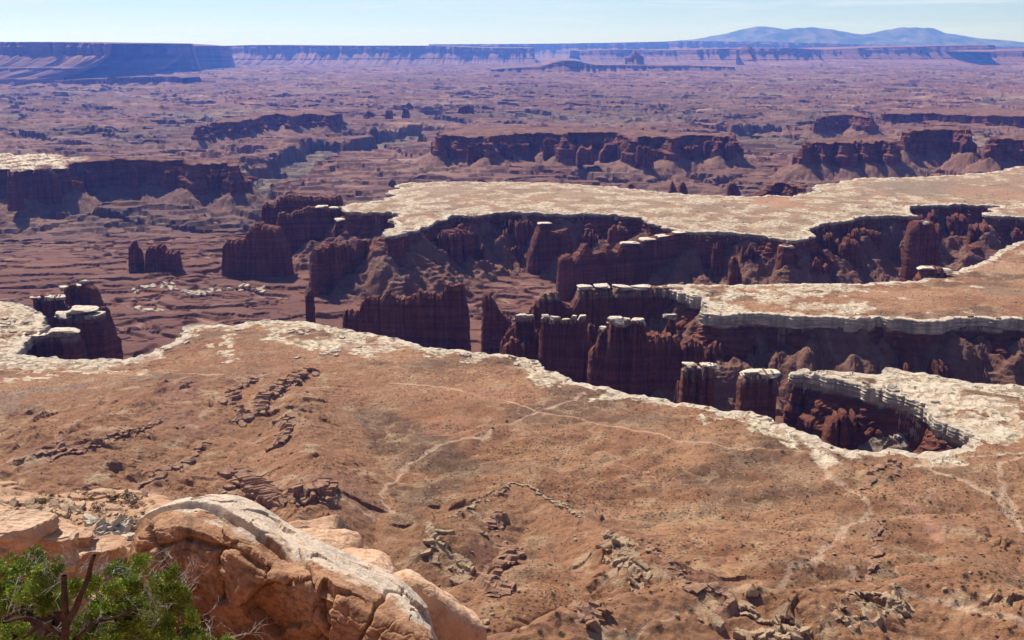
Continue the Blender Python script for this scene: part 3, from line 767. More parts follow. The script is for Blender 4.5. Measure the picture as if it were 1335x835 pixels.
# ------------------------------------------------------------------ fins, spires and buttes
def fin(name, sky, yb, label, cat, mat, wid=22.0, zb=-118.0, caps=(), yref=None, group=None, depth_end=None, colw=9.0, capw=1.0, flat=False, taper=0.35, rough=1.0, wob=3.0, capthk=5.0):
    """sky = [(px, py of the skyline)], yb = photo row of the foot (left, right) on level zb"""
    global _finseed
    yb = yb if hasattr(yb, '__len__') else (yb, yb)
    xs = np.array([a for a, _ in sky], float); ys = np.array([b_ for _, b_ in sky], float)
    zref = zb if yref is None else 0.0
    yr = yb if yref is None else (yref if hasattr(yref, '__len__') else (yref, yref))
    a = P(xs[0], yr[0], zref)[:2]; e = P(xs[-1], yr[1], zref)[:2]
    L = np.linalg.norm(e - a)
    stp = max(0.8, min(1.6, L / 26))
    n = max(14, int(L / stp)); t = np.linspace(0, 1, n)
    c = a[None] + (e - a)[None] * t[:, None]
    dirv = (e - a) / L; nrm = np.array([dirv[1], -dirv[0]])
    if nrm[1] > 0: nrm = -nrm                      # toward the viewer
    sd = abs(hash_name(label)) % 97 + 0.37
    c = c + nrm[None] * (wob * fbm2(c[:, 0] / 28 + sd, c[:, 1] / 28, 3, sd))[:, None]
    # sky height at each station
    pxs = W0 / 2 + F0 * c[:, 0] / (c[:, 1] * CP - (-60 - CAMZ) * SP)
    ztop = np.array([zat(c[i], np.interp(pxs[i], xs, ys)) for i in range(n)])
    bul, ic = col_noise(t * L, colw, sd)
    bul2, ic2 = col_noise(t * L, colw * 0.42, sd + 3)
    tgt = 0.6 if caps else 1.0
    if not flat:
        ztop = ztop + (hsh(ic, int(sd)) - 0.6) * 4.0 * rough * tgt + (hsh(ic2, 5) - 0.5) * 3.4 * rough * tgt - (6.5 * rough * (1 - bul) ** 2.2 + 3.5 * rough * (1 - bul2) ** 3) * tgt
    rows = 44
    v = np.concatenate([np.linspace(0, 0.9, rows - 8), np.linspace(0.915, 1, 8)])
    endf = np.sqrt(np.clip(1 - (2 * t - 1) ** 14, 0, 1)) * 0.92 + 0.08
    def side(sgn):
        out = []
        for vi in v:
            z = zb + (ztop - zb) * vi
            half = wid / 2 * endf * (1 + taper * (1 - vi) ** 1.5) 
            fl = 4.6 * (bul - 0.75) * (0.5 + hsh(ic, 7)) * (colw / 9) + 1.5 * (bul2 - 0.6) + 1.5 * pn2(t * L / 9 + sd * sgn, z / 14) + 0.8 * np.round(2 * pn2(z / 7 + sd, ic * 0.31)) + 0.8 * pn2(t * L / 3, z / 3.5) + 3.2 * (hsh(ic, 3) - 0.5) - 3.0 * sm(0.55, 1.0, vi) * (hsh(ic2, 11) > 0.6)
            shr = 1 - 0.35 * sm(0.93, 1.0, vi)
            off = (half * shr + fl)
            off = np.maximum(off, 1.2)
            ext = (t - 0.5) * 2
            e_ = (np.abs(ext) ** 6) * np.sign(ext) * (taper * 9 * (1 - vi) + 1.0 * pn2(np.full(n, z.mean() / 6), ext * 3 + sd))
            pos = c + nrm[None] * (off * sgn)[:, None] + dirv[None] * e_[:, None]
            out.append(np.column_stack([pos, z]))
        return np.array(out)
    Fr, Bk = side(1.0), side(-1.0)[:, ::-1]
    ring = np.concatenate([Fr, Bk], axis=1)
    M, N2 = ring.shape[:2]
    verts = ring.reshape(-1, 3); q = grid_quads(M, N2, wrap=True)
    # top: join front and back across a raised middle
    f_i = (M - 1) * N2 + np.arange(n); b_i = (M - 1) * N2 + (2 * n - 1 - np.arange(n))
    mid = (verts[f_i] + verts[b_i]) / 2; mid[:, 2] += 0.8 + 0.8 * pn2(t * L / 3, t * 0 + sd)
    m_i = len(verts) + np.arange(n); verts = np.vstack([verts, mid])
    tq = [np.stack([f_i[:-1], m_i[:-1], m_i[1:], f_i[1:]], 1), np.stack([m_i[:-1], b_i[:-1], b_i[1:], m_i[1:]], 1)]
    q = np.vstack([q, tq[0][:, ::-1], tq[1][:, ::-1]])
    if np.cross(dirv, nrm) > 0: q = q[:, ::-1]
    loc = (float((a[0] + e[0]) / 2), float((a[1] + e[1]) / 2), float(zb))
    if not caps:
        o = mesh_obj(name, verts, None, mat, loc=loc, quads=q)
        return tag(o, label, cat, group)
    root = empty(name, loc); tag(root, label, cat, group)
    body = mesh_obj('rock_body', verts - np.array(loc), None, mat, quads=q, parent=root)
    for (x0, x1, yc) in caps:
        xm = (x0 + x1) / 2
        i = int(np.argmin(np.abs(pxs - xm)))
        hw = (x1 - x0) / 2 / F0 * math.hypot(c[i, 1], CAMZ)
        ctr = np.array([c[i, 0], c[i, 1], zat(c[i] , yc) - capthk * 0.5])
        add_cap(root, ctr - np.array(loc), hw * 1.08, max(wid * 0.5 * capw, 3.5), capthk, dirv, int(xm * 7 + yc))
    return root

def hash_name(sx):
    h = 7
    for ch in sx: h = (h * 31 + ord(ch)) % 100003
    return h

def rock_shape(seed, nsub=3, nplanes=16, sharp=14.0, flat=None):
    """rounded many-sided stone on the unit sphere"""
    rg = np.random.default_rng(seed)
    key = nsub
    if key not in _ico:
        import bmesh
        bm = bmesh.new(); bmesh.ops.create_icosphere(bm, subdivisions=nsub, radius=1.0)
        bm.verts.ensure_lookup_table()
        _ico[key] = (np.array([v.co[:] for v in bm.verts]), np.array([[v.index for v in f.verts] for f in bm.faces])); bm.free()
    d, f = _ico[key]
    nrm = rg.normal(size=(nplanes, 3)); nrm /= np.linalg.norm(nrm, axis=1)[:, None]
    h = 0.62 + 0.38 * rg.random(nplanes)
    if flat: 
        nrm = np.vstack([nrm, [[0, 0, 1], [0, 0, -1]]]); h = np.append(h, [flat, flat])
    ax6 = np.array([[1, .15, .1], [-1, .1, -.1], [.1, 1, 0], [-.1, -1, .1], [0, .1, 1], [.1, 0, -1]], float); nrm = np.vstack([nrm, ax6 / np.linalg.norm(ax6, axis=1)[:, None]]); h = np.append(h, [1.0, 1.0, 1.0, 1.0, min(1.0, (flat or .9) * 1.2), 1.0])
    dots = np.maximum(d @ nrm.T, 1e-3) / h[None]
    r = 1.0 / (np.sum(dots ** sharp, axis=1) ** (1.0 / sharp))
    return d * r[:, None], f
_ico = {}

def add_cap(root, ctr, hw, hd, th, dirv, seed):
    v, f = rock_shape(seed, 4, 9, 34, 0.55)
    v = v * np.array([hw * 1.03, hd * 1.02, th * (0.85 + 0.5 * float(hsh(seed, 3)))])
    v[:, 0] += 0.12 * hw * np.round(1.6 * pn2(v[:, 2] / th * 2.2 + seed, v[:, 0] * 0))
    v += 0.11 * min(th, 7) * 2 * 0.5 * np.stack([fbm3(v[:, 0] / 3 + seed, v[:, 1] / 3, v[:, 2] / 1.6 + k * 9, 4, .6) for k in range(3)], 1)
    ang = math.atan2(dirv[1], dirv[0]); c_, s_ = math.cos(ang), math.sin(ang)
    x = v[:, 0] * c_ - v[:, 1] * s_; y = v[:, 0] * s_ + v[:, 1] * c_
    mesh_obj('caprock', np.stack([x, y, v[:, 2]], 1) + np.asarray(ctr)[None], None, CAPM, quads=f, parent=root, smooth=False)
# ------------------------------------------------------------------ build the place
GROUND = build_ground()
WALL = wall_material('rim_rock', -20, -2.2)
WALL_FAR = wall_material('rim_rock_far', -8, -1.5, pale=(0.50, 0.37, 0.26))
FINM = wall_material('fin_rock', None, None)
FINT = wall_material('fin_rock_pale_top', -8, None, pale=(0.30, 0.165, 0.105))
MESAM = wall_material('mesa_rock', None, None, unit=2.0)
CAPM = cap_material()
PD_ = {p['key']: p for p in POLYS}
zr = [0] + list(-np.concatenate([np.arange(2, 40, 1.6), np.arange(40, 128, 2.6)]))
vis = lambda p: (p[:, 1] > 850) & (np.abs(p[:, 0]) < p[:, 1] * 0.8 + 50)
rim_wall('near_canyon_wall', PD_['near_bench'], WALL, zr, keep=vis, cap=21)
rim_wall('middle_canyon_wall', PD_['middle_bench'], WALL, zr, keep=vis, cap=24)
rim_wall('far_canyon_wall', PD_['far_bench'], WALL_FAR, zr, step=3.4, keep=vis, cap=9, flute=1.15)
zr2 = [0] + list(-np.concatenate([np.arange(3, 70, 4.0), np.arange(70, 150, 9.0)]))
for key, lab in (('left_mesa', 'dark cliffed mesa at the left edge with a pale top'), ('mid_mesa', 'long dark cliffed mesa in the middle of the broken land'),
                 ('right_mesa', 'lower dark butte right of centre below the knobbed one'), ('right_back_mesa', 'knobbed dark butte just right of and behind the lower one'),
                 ('edge_mesa', 'dark butte cut by the right edge of the view'), ('left_back_mesa', 'thin jagged dark ridge of rock far out at the left'),
                 ('far_right_mesa', 'small round topped dark mesa far out at the right'), ('low_mesa', 'low dark broken butte behind the pale bench'),
                 ('long_far_mesa', 'long low blue cliff band far out at the right edge')):
    pl = PD_[key]
    rim_wall('mesa' if 'mesa' in lab else 'butte', pl, MESAM, zr2, step=6.0, ztop=pl['ztop'], kind=None, label=lab, cat='mesa' if 'mesa' in lab else 'butte', cap=5, flute=2.0, keep=lambda p: np.abs(p[:, 0]) < p[:, 1] * 0.75 + 50)

def F(name, sky, yb, label, cat, **k):
    return fin(name, sky, yb, label, cat, k.pop('mat', FINM), **k)

F('rock_spire', [(401, 384), (403, 378), (408, 378), (412, 386)], 446, 'slim lone dark spire rising just behind the pale rim', 'spire', wid=11, colw=6, taper=.2)
F('rock_fin', [(449, 412), (452, 404), (459, 404), (461, 408), (467, 403), (471, 411), (473, 393), (480, 386), (496, 385), (499, 390), (505, 381), (510, 379), (516, 384), (526, 389), (543, 383), (547, 376), (560, 382), (577, 381), (582, 370), (591, 371), (594, 375), (598, 369), (604, 370), (606, 380), (608, 392), (612, 405)],
  (463, 468), 'long dark red wall of rock with a notched crest standing alone in the basin', 'rock fin', wid=24)
F('rock_fin', [(629, 388), (631, 382), (637, 381), (643, 388), (650, 400), (655, 410), (659, 412), (665, 413), (668, 424)], (470, 470), 'leaning pointed fin right of the long notched wall', 'rock fin', wid=18)
F('hoodoo_wall', [(652, 448), (658, 436), (664, 430), (668, 424), (672, 420), (680, 424), (688, 419), (694, 424), (697, 430), (702, 436), (706, 446), (712, 456)], (496, 500), 'stubby dark wall behind the two white capped stubs left of the row of five', 'hoodoos',
  wid=20, capthk=8, mat=FINT)
F('hoodoo_wall', [(704, 432), (708, 426), (714, 430), (722, 425), (729, 428), (732, 438), (735, 428), (742, 430), (746, 426), (751, 431), (756, 424), (761, 428), (764, 436), (767, 446), (772, 456)], (508, 516), 'row of tall dark columns standing behind the white capped pillars near the rim', 'hoodoos',
  wid=20, mat=FINT)
F('hoodoo_wall', [(766, 462), (774, 452), (779, 440), (784, 436), (789, 434), (792, 428), (800, 432), (810, 427), (816, 434), (824, 428), (832, 431), (836, 429), (839, 434), (846, 437), (880, 436), (884, 446), (900, 440), (915, 445), (918, 470)], (528, 532), 'broad dark wall at the middle of the basin edge behind three thick capped pillars', 'hoodoos',
  wid=28, mat=FINT, capthk=9)
for x0, x1, yt, yb_, lab, wd in ((706, 715, 412, 512, 'leftmost of the row of five white capped pillars at the rim', 9), (716, 730, 414, 513, 'widest of the row of five white capped pillars, second from the left', 13), (733, 743, 416, 514, 'middle one of the row of five white capped pillars', 10),
        (744, 752, 413, 514, 'fourth and thinnest of the row of five white capped pillars', 9), (753, 763, 412, 515, 'rightmost of the row of five white capped pillars', 10), (779, 790, 426, 530, 'short pillar with a small white cap left of the three thick ones', 11),
        (791, 811, 415, 533, 'left and widest of the three thick capped pillars at the basin edge', 18), (812, 822, 416, 533, 'middle and narrowest of the three thick capped pillars at the basin edge', 12), (823, 838, 416, 534, 'right one of the three thick capped pillars at the basin edge', 16),
        (672, 687, 411, 500, 'thicker one of two white capped stubs left of the row of five', 13), (688, 696, 412, 501, 'thinner one of two white capped stubs left of the row of five', 9)):
    F('hoodoo', [(x0 - 0.5, yt + 12), (x0 + 0.8, yt + 4), (x0 + 2, yt + 2), (x1 - 2, yt + 2), (x1 - 0.8, yt + 4), (x1 + 0.5, yt + 12)], yb_, lab, 'hoodoo', wid=wd, caps=[(x0, x1, yt)], capthk=8 if wd < 14 else 10, colw=5, taper=.9, wob=1.0, rough=.6)
F('pedestal_rock', [(865, 432), (869, 420), (872, 416), (878, 420), (882, 432)], 470, 'single pedestal with a wide white cap before the dark cliff', 'hoodoo', wid=9, caps=[(862, 880, 410)], yref=(410, 410), zb=-45, colw=6)
F('hoodoo_wall', [(690, 404), (696, 394), (705, 385), (716, 379), (727, 380), (731, 392), (744, 400), (750, 388), (754, 376), (771, 376), (776, 375), (793, 375), (797, 384), (801, 376), (820, 376), (823, 375), (847, 375), (852, 374), (888, 375), (893, 385)], (455, 440), 'dark wall behind the capped columns topped by four flat white slabs', 'hoodoos',
  yref=(385, 376), wid=26, caps=[(753, 770, 373), (774, 793, 372), (800, 820, 373), (822, 848, 373)], mat=FINT, capthk=4)
F('rock_fin', [(728, 342), (731, 335), (742, 331), (745, 338), (755, 327), (759, 318), (764, 319), (769, 330), (785, 328), (788, 318), (795, 326), (800, 328), (806, 319), (830, 318), (834, 314), (850, 309), (870, 306), (882, 303), (894, 302), (897, 330)], (392, 372), 'long dark wall with thin pale slabs along its right crest below the far bench', 'rock fin',
  wid=30, caps=[(808, 832, 316), (834, 850, 311), (850, 874, 307), (876, 895, 302)], capthk=3.5)
F('rock_fin', [(689, 342), (692, 325), (697, 310), (701, 298), (703, 291), (713, 291), (716, 302), (724, 302), (738, 298), (744, 310)], (358, 352), 'dark buttress with a small white cap under the far bench', 'buttress', wid=26, caps=[(701, 715, 290)], capthk=3.5)
F('rock_fin', [(408, 345), (411, 326), (418, 322), (421, 331), (422, 322), (431, 317), (440, 319), (448, 316), (456, 319), (460, 326), (464, 313), (475, 312), (480, 328), (488, 322), (497, 315), (505, 306), (513, 303), (543, 302), (546, 312)], (390, 362), 'stepped dark wall running down from the tip of the pale bench', 'rock fin', wid=30, colw=11)
F('rock_fin', [(548, 312), (550, 298), (565, 297), (576, 298), (579, 310)], (352, 350), 'first square buttress right of the bench tip', 'buttress', wid=40, colw=12)
F('rock_fin', [(577, 312), (583, 302), (598, 300), (612, 302), (618, 316)], (360, 352), 'second buttress right of the bench tip, longest of the row', 'buttress', wid=46, colw=12)
F('rock_fin', [(622, 312), (626, 300), (640, 298), (655, 299), (662, 314)], (338, 336), 'low buttress third from the bench tip', 'buttress', wid=40, colw=12)
F('rock_fin', [(341, 280), (343, 268), (350, 263), (357, 268), (366, 256), (382, 254), (402, 255), (430, 256), (445, 254), (449, 262)], (326, 322), 'tallest straight crested dark wall at the back left of the basin', 'rock fin', wid=40, colw=12)
F('rock_fin', [(361, 292), (364, 278), (372, 276), (378, 281), (385, 275), (396, 273), (404, 269), (416, 271), (426, 269), (441, 272), (452, 285)], (335, 332), 'knobbed wall in front of the straight crested one', 'rock fin', wid=30, caps=[(413, 428, 269), (430, 441, 270)], capthk=4)
F('rock_fin', [(434, 300), (438, 290), (450, 286), (474, 285), (487, 284), (492, 291), (496, 286), (503, 284), (510, 300)], (338, 336), 'pale topped wall between the knobbed and the stepped ones', 'rock fin', wid=40, colw=11, caps=[(440, 462, 285), (462, 486, 283), (490, 500, 284)], capthk=3)
F('rock_fin', [(293, 330), (295, 316), (301, 312), (310, 313), (322, 311), (326, 300), (335, 293), (341, 288), (347, 293), (360, 295), (367, 298), (371, 312), (375, 324), (380, 345)], (358, 360), 'big isolated dark butte left of the basin walls', 'butte', wid=46, colw=12)
F('rock_spire', [(171, 320), (173, 314), (177, 313), (179, 321), (183, 324), (187, 334)], 353, 'pointed small spire at the left, narrower of the pair', 'spire', wid=18)
F('butte', [(192, 330), (194, 321), (199, 319), (209, 320), (213, 319), (216, 326), (226, 328), (233, 327), (235, 338)], 354, 'small square butte just right of the pointed spire', 'butte', wid=36)
# left cluster
F('hoodoo_wall', [(44, 398), (48, 386), (60, 384), (75, 387), (84, 385), (90, 400)], 425, 'white topped row of rough knobs at the back of the left cluster', 'hoodoos', wid=22, caps=[(47, 62, 386), (62, 76, 386), (76, 90, 386)], zb=-70, yref=(392, 390))
F('hoodoo_wall', [(84, 390), (88, 376), (93, 374), (97, 371), (106, 371), (114, 374), (117, 390)], 430, 'capped blocks left of the thin leaning finger', 'hoodoos', wid=18, caps=[(96, 114, 372), (85, 94, 374)], yref=(384, 380), zb=-90)
F('rock_spire', [(112, 388), (114, 368), (121, 368), (124, 374), (129, 376), (133, 396), (140, 400), (144, 420), (147, 440)], (440, 466), 'thin finger of rock with a small knob, tallest of the left cluster', 'spire', wid=16, caps=[(113, 122, 366)], yref=(384, 400), colw=6)
F('hoodoo_wall', [(80, 412), (84, 408), (110, 407), (128, 408), (138, 412), (140, 425)], (468, 470), 'wide pale slab capped block at the middle of the left cluster', 'hoodoos', wid=30, caps=[(78, 108, 408), (98, 130, 402), (118, 140, 409)], yref=(409, 410), mat=FINT, capthk=5.5)
F('hoodoo_wall', [(24, 445), (30, 436), (66, 433), (104, 434), (108, 446)], (478, 478), 'nearest block of the left cluster with a broad white lid', 'hoodoos', wid=24, caps=[(28, 66, 436), (66, 106, 431)], yref=(436, 436), mat=FINT, capthk=6.5)
F('rock_fin', [(128, 446), (131, 437), (142, 440), (148, 446), (156, 450), (160, 462)], (492, 496), 'low dark rocks at the right foot of the left cluster', 'rock fin', wid=18)
F('rock_spire', [(-6, 390), (-4, 372), (0, 378), (3, 400)], 440, 'dark sliver of rock cut by the left edge', 'spire', wid=12)
# right side of the basin
F('rock_spire', [(948, 350), (951, 338), (957, 333), (961, 340), (965, 356)], 392, 'short pillar behind the middle bench', 'spire', wid=18)
F('rock_spire', [(1011, 345), (1014, 322), (1019, 319), (1028, 320), (1032, 324), (1034, 340), (1046, 339), (1050, 352)], (390, 388), 'tall capped pillar left of the cluster behind the middle bench', 'spire', wid=26, caps=[(1016, 1032, 320)])
F('rock_fin', [(1056, 345), (1060, 330), (1066, 334), (1070, 327), (1076, 338), (1084, 331), (1090, 345), (1094, 352)], (385, 378), 'clustered dark pinnacles behind the middle bench', 'pinnacles', wid=26, rough=2.0)
F('rock_fin', [(1092, 330), (1096, 318), (1103, 312), (1112, 312), (1118, 322), (1120, 340)], (366, 364), 'stout pinnacle pair right of the clustered ones', 'pinnacles', wid=24, rough=2.0)
F('rock_spire', [(1181, 318), (1184, 300), (1188, 289), (1205, 288), (1211, 296), (1215, 312)], (366, 362), 'large capped tower before the gap in the far bench', 'tower', wid=32, caps=[(1186, 1207, 289)], colw=12)
F('capped_block', [(1192, 362), (1195, 350), (1212, 347), (1228, 351), (1233, 360)], 385, 'flat pale lidded block at the foot of the tower', 'rock block', wid=24, caps=[(1193, 1214, 348), (1212, 1232, 351)], yref=(360, 360), zb=-50)
F('butte', [(1258, 334), (1262, 322), (1270, 318), (1280, 321), (1286, 333)], 352, 'dark square stump right of the tower', 'butte', wid=34)
F('rock_fin', [(938, 458), (942, 445), (948, 438), (955, 437), (960, 446), (966, 452), (972, 442), (979, 441), (984, 452), (990, 466)], (492, 492), 'pair of squat pillars under the striped cliff', 'pinnacles', wid=24, rough=1.8)
F('butte', [(1068, 470), (1071, 452), (1080, 446), (1092, 445), (1104, 448), (1108, 462)], (486, 486), 'square dark buttress under the striped cliff', 'buttress', wid=26, rough=1.5)
F('rock_spire', [(1208, 480), (1213, 462), (1219, 452), (1224, 455), (1230, 472), (1236, 470), (1243, 462), (1249, 466), (1256, 482)], (492, 494), 'twin dark stumps under the right end of the striped cliff', 'pinnacles', wid=24, rough=1.8)
F('rock_spire', [(1128, 462), (1131, 450), (1136, 449), (1140, 468)], (480, 480), 'little dark knob between the buttress and the stumps', 'spire', wid=14)
F('hoodoo_pair', [(888, 482), (890, 476), (905, 474), (909, 482)], (556, 556), 'left one of two short capped hoodoos at the near rim', 'hoodoo', wid=16, caps=[(888, 909, 475)], yref=(482, 482), zb=-70, taper=.15, mat=FINT, capthk=6)
F('hoodoo_pair', [(911, 484), (913, 476), (928, 474), (931, 484)], (556, 556), 'right one of two short capped hoodoos at the near rim', 'hoodoo', wid=16, caps=[(911, 931, 475)], yref=(484, 484), zb=-70, taper=.15, mat=FINT, capthk=6)
F('rock_spire', [(879, 505), (882, 497), (887, 498), (890, 512)], (560, 560), 'small rough knob left of the two capped hoodoos', 'spire', wid=12, zb=-90)
F('capped_block', [(962, 492), (965, 486), (985, 485), (1008, 485), (1013, 494)], (545, 545), 'flat topped block between the hoodoos and the long pale wall', 'rock block', yref=(488, 488), wid=24, caps=[(963, 990, 484), (985, 1013, 485)], zb=-90, mat=FINT, capthk=5, taper=.1)
F('butte', [(1072, 558), (1076, 546), (1084, 538), (1098, 534), (1108, 536), (1114, 546), (1119, 552), (1127, 566)], (580, 582), 'ragged butte standing inside the round pit', 'butte', wid=26, rough=2.2, zb=-70)
# mid distance spires
for x0, x1, yt, yb_, lab in ((816, 829, 237, 250, 'small dark spire left of the pair behind the pale bench'), (872, 882, 234, 252, 'left pinnacle of the close pair behind the pale bench'), (884, 896, 235, 253, 'right pinnacle of the close pair behind the pale bench'),
                       (947, 965, 237, 254, 'pointed dark pinnacle between the pair and the low butte'), (1285, 1300, 180, 190, 'small knob left of the edge butte')):
    F('rock_spire', [(x0, yb_ - 5), (x0 + 3, yt + 2), ((x0 + x1) / 2, yt), (x1 - 3, yt + 5), (x1, yb_ - 4)], yb_ + 3, lab, 'spire', wid=30, colw=14, mat=MESAM)
for sky, yb_, lab in (([(14, 240), (17, 226), (24, 224), (29, 240)], 274, 'leftmost buttress of the left mesa'), ([(42, 246), (46, 222), (58, 219), (70, 222), (80, 248)], 266, 'broad double buttress of the left mesa'),
                      ([(92, 230), (96, 214), (104, 213), (112, 238)], 248, 'third buttress of the left mesa'), ([(171, 226), (174, 211), (186, 210), (189, 228)], 243, 'square buttress at the middle of the left mesa'),
                      ([(219, 232), (222, 216), (230, 212), (239, 232)], 244, 'fifth buttress of the left mesa'), ([(247, 228), (250, 216), (262, 215), (270, 217), (283, 213), (295, 212), (303, 219), (316, 230), (336, 231)], 235, 'tapering wall at the right end of the left mesa'),
                      ([(633, 190), (636, 182), (648, 177), (652, 190)], 207, 'left buttress of the long middle mesa'), ([(728, 186), (733, 176), (745, 174), (748, 188)], 200, 'centre buttress of the long middle mesa'),
                      ([(751, 200), (756, 190), (760, 191), (765, 194), (771, 190), (774, 204)], 214, 'small twin pinnacles below the middle mesa'), ([(781, 200), (790, 188), (800, 186), (815, 181), (830, 184), (836, 204)], 210, 'right hand buttress of the long middle mesa'),
                      ([(939, 184), (942, 177), (948, 179), (952, 186), (965, 188), (969, 194)], 198, 'last rocks at the right end of the middle mesa'),
                      ([(1050, 196), (1056, 187), (1070, 184), (1080, 190), (1086, 200)], 209, 'left bulk of the lower right butte'), ([(1112, 196), (1118, 184), (1140, 182), (1163, 184), (1167, 198)], 206, 'right bulk of the lower right butte'),
                      ([(1186, 186), (1190, 174), (1200, 167), (1216, 168), (1222, 180)], 193, 'tall knob at the left of the knobbed butte'), ([(1254, 180), (1256, 168), (1262, 168), (1266, 184)], 189, 'square knob at the right end of the knobbed butte'),
                      ([(596, 147), (599, 140), (605, 137), (611, 136), (617, 140), (618, 146)], 149, 'tiny jagged rock group far out left of centre'), ([(474, 150), (480, 144), (488, 148)], 152, 'left tiny dark knob far out'),
                      ([(502, 152), (504, 143), (511, 144), (512, 153)], 155, 'middle tiny dark knob far out'), ([(524, 150), (527, 140), (532, 142), (534, 152)], 154, 'right tiny dark knob far out'),
                      ([(1140, 216), (1262, 216)], 226, 'low dark ledge behind the right part of the pale bench')):
    if 'ledge' in lab: continue
    F('rock_fin', sky, yb_, lab, 'rock', wid=60 if yb_ < 230 else 44, colw=18, mat=MESAM, taper=.2)

def world_px(x, y, z):
    return W0 / 2 + F0 * x / (y * CP - (z - CAMZ) * SP)
def row_px(y, z):
    h = z - CAMZ; return H0 / 2 - F0 * (y * SP + h * CP) / (y * CP - h * SP)
def buttresses(key, cnt, pxr, tops, out, wid, label, group, seed, zb=-118.0, facing=True):
    rg = np.random.default_rng(seed); p = resample(PD_[key]['p'], 10); nn = normals(p, w=5)
    ppx = world_px(p[:, 0], p[:, 1], 0.0)
    ok = np.nonzero((nn[:, 1] < -0.2) & (ppx > pxr[0]) & (ppx < pxr[1]) & (p[:, 1] > 1000))[0]
    used = []
    for _ in range(cnt * 6):
        i = ok[rg.integers(0, len(ok))]
        if any(np.hypot(*(p[i] - p[k])) < wid * 1.1 for k in used): continue
        used.append(i)
        if len(used) > cnt: break
        c = p[i] + nn[i] * (out[0] + (out[1] - out[0]) * rg.random()); zt = tops[0] + (tops[1] - tops[0]) * rg.random()
        L = wid * (0.5 + 1.1 * rg.random()); a, e = c - np.array([L / 2, 0]), c + np.array([L / 2, 4 * rg.normal()])
        k_ = rg.integers(3, 7); sky = []
        for t_ in np.linspace(0, 1, k_ * 2):
            q_ = a + (e - a) * t_; sky.append((float(world_px(q_[0], q_[1], zt)), float(row_px(q_[1], zt - (18 * rg.random() ** 2 if 0 < t_ < 1 else 14)))))
        sky = sorted(sky)
        fin('rock_buttress', sky, (float(row_px(a[1], zb)), float(row_px(e[1], zb))), label, 'buttress', FINM, wid=14 + 16 * rg.random(), zb=zb, group=group, rough=1.6, colw=7 + 4 * rg.random())
buttresses('far_bench', 22, (560, 1340), (-34, -6), (16, 46), 38, 'dark rock buttress standing out from the far bench wall', 'buttresses under the far bench', 3)
buttresses('far_bench', 12, (600, 1340), (-80, -50), (50, 90), 26, 'low dark stub of rock on the scree below the far bench', 'stubs below the far bench', 4)
buttresses('middle_bench', 15, (930, 1345), (-62, -30), (14, 42), 26, 'short dark buttress under the striped cliff of the middle bench', 'buttresses under the middle bench', 5)
buttresses('left_mesa', 7, (-20, 330), (-40, -12), (10, 40), 60, 'rough buttress on the dark wall of the left mesa', 'buttresses of the left mesa', 6)
buttresses('mid_mesa', 9, (560, 970), (-55, -20), (10, 50), 60, 'rough buttress on the wall of the long middle mesa', 'buttresses of the middle mesa', 7)
F('rock_fin', [(655, 452), (660, 446), (668, 442), (680, 447), (690, 444), (700, 452)], 505, 'low broken foot of rock before the stubby capped pillars', 'rock fin', wid=16, rough=1.6)
F('rock_fin', [(762, 440), (766, 424), (771, 420), (776, 428), (782, 440), (788, 446)], 500, 'narrow jagged pillar between the tall columns and the broad block', 'spire', wid=16, rough=1.8)
F('rock_fin', [(838, 452), (842, 440), (850, 437), (858, 444), (866, 438), (875, 442), (884, 436), (892, 446), (905, 450), (918, 462), (930, 470)], (520, 512), 'jagged dark curtain of rock right of the broad capped block', 'rock fin', wid=24, rough=2.0)
F('rock_fin', [(700, 432), (706, 400), (712, 392), (720, 390), (728, 396), (735, 392), (742, 402), (748, 410)], (480, 475), 'middle row of dark pinnacles behind the white capped columns', 'pinnacles', wid=20, rough=2.0)

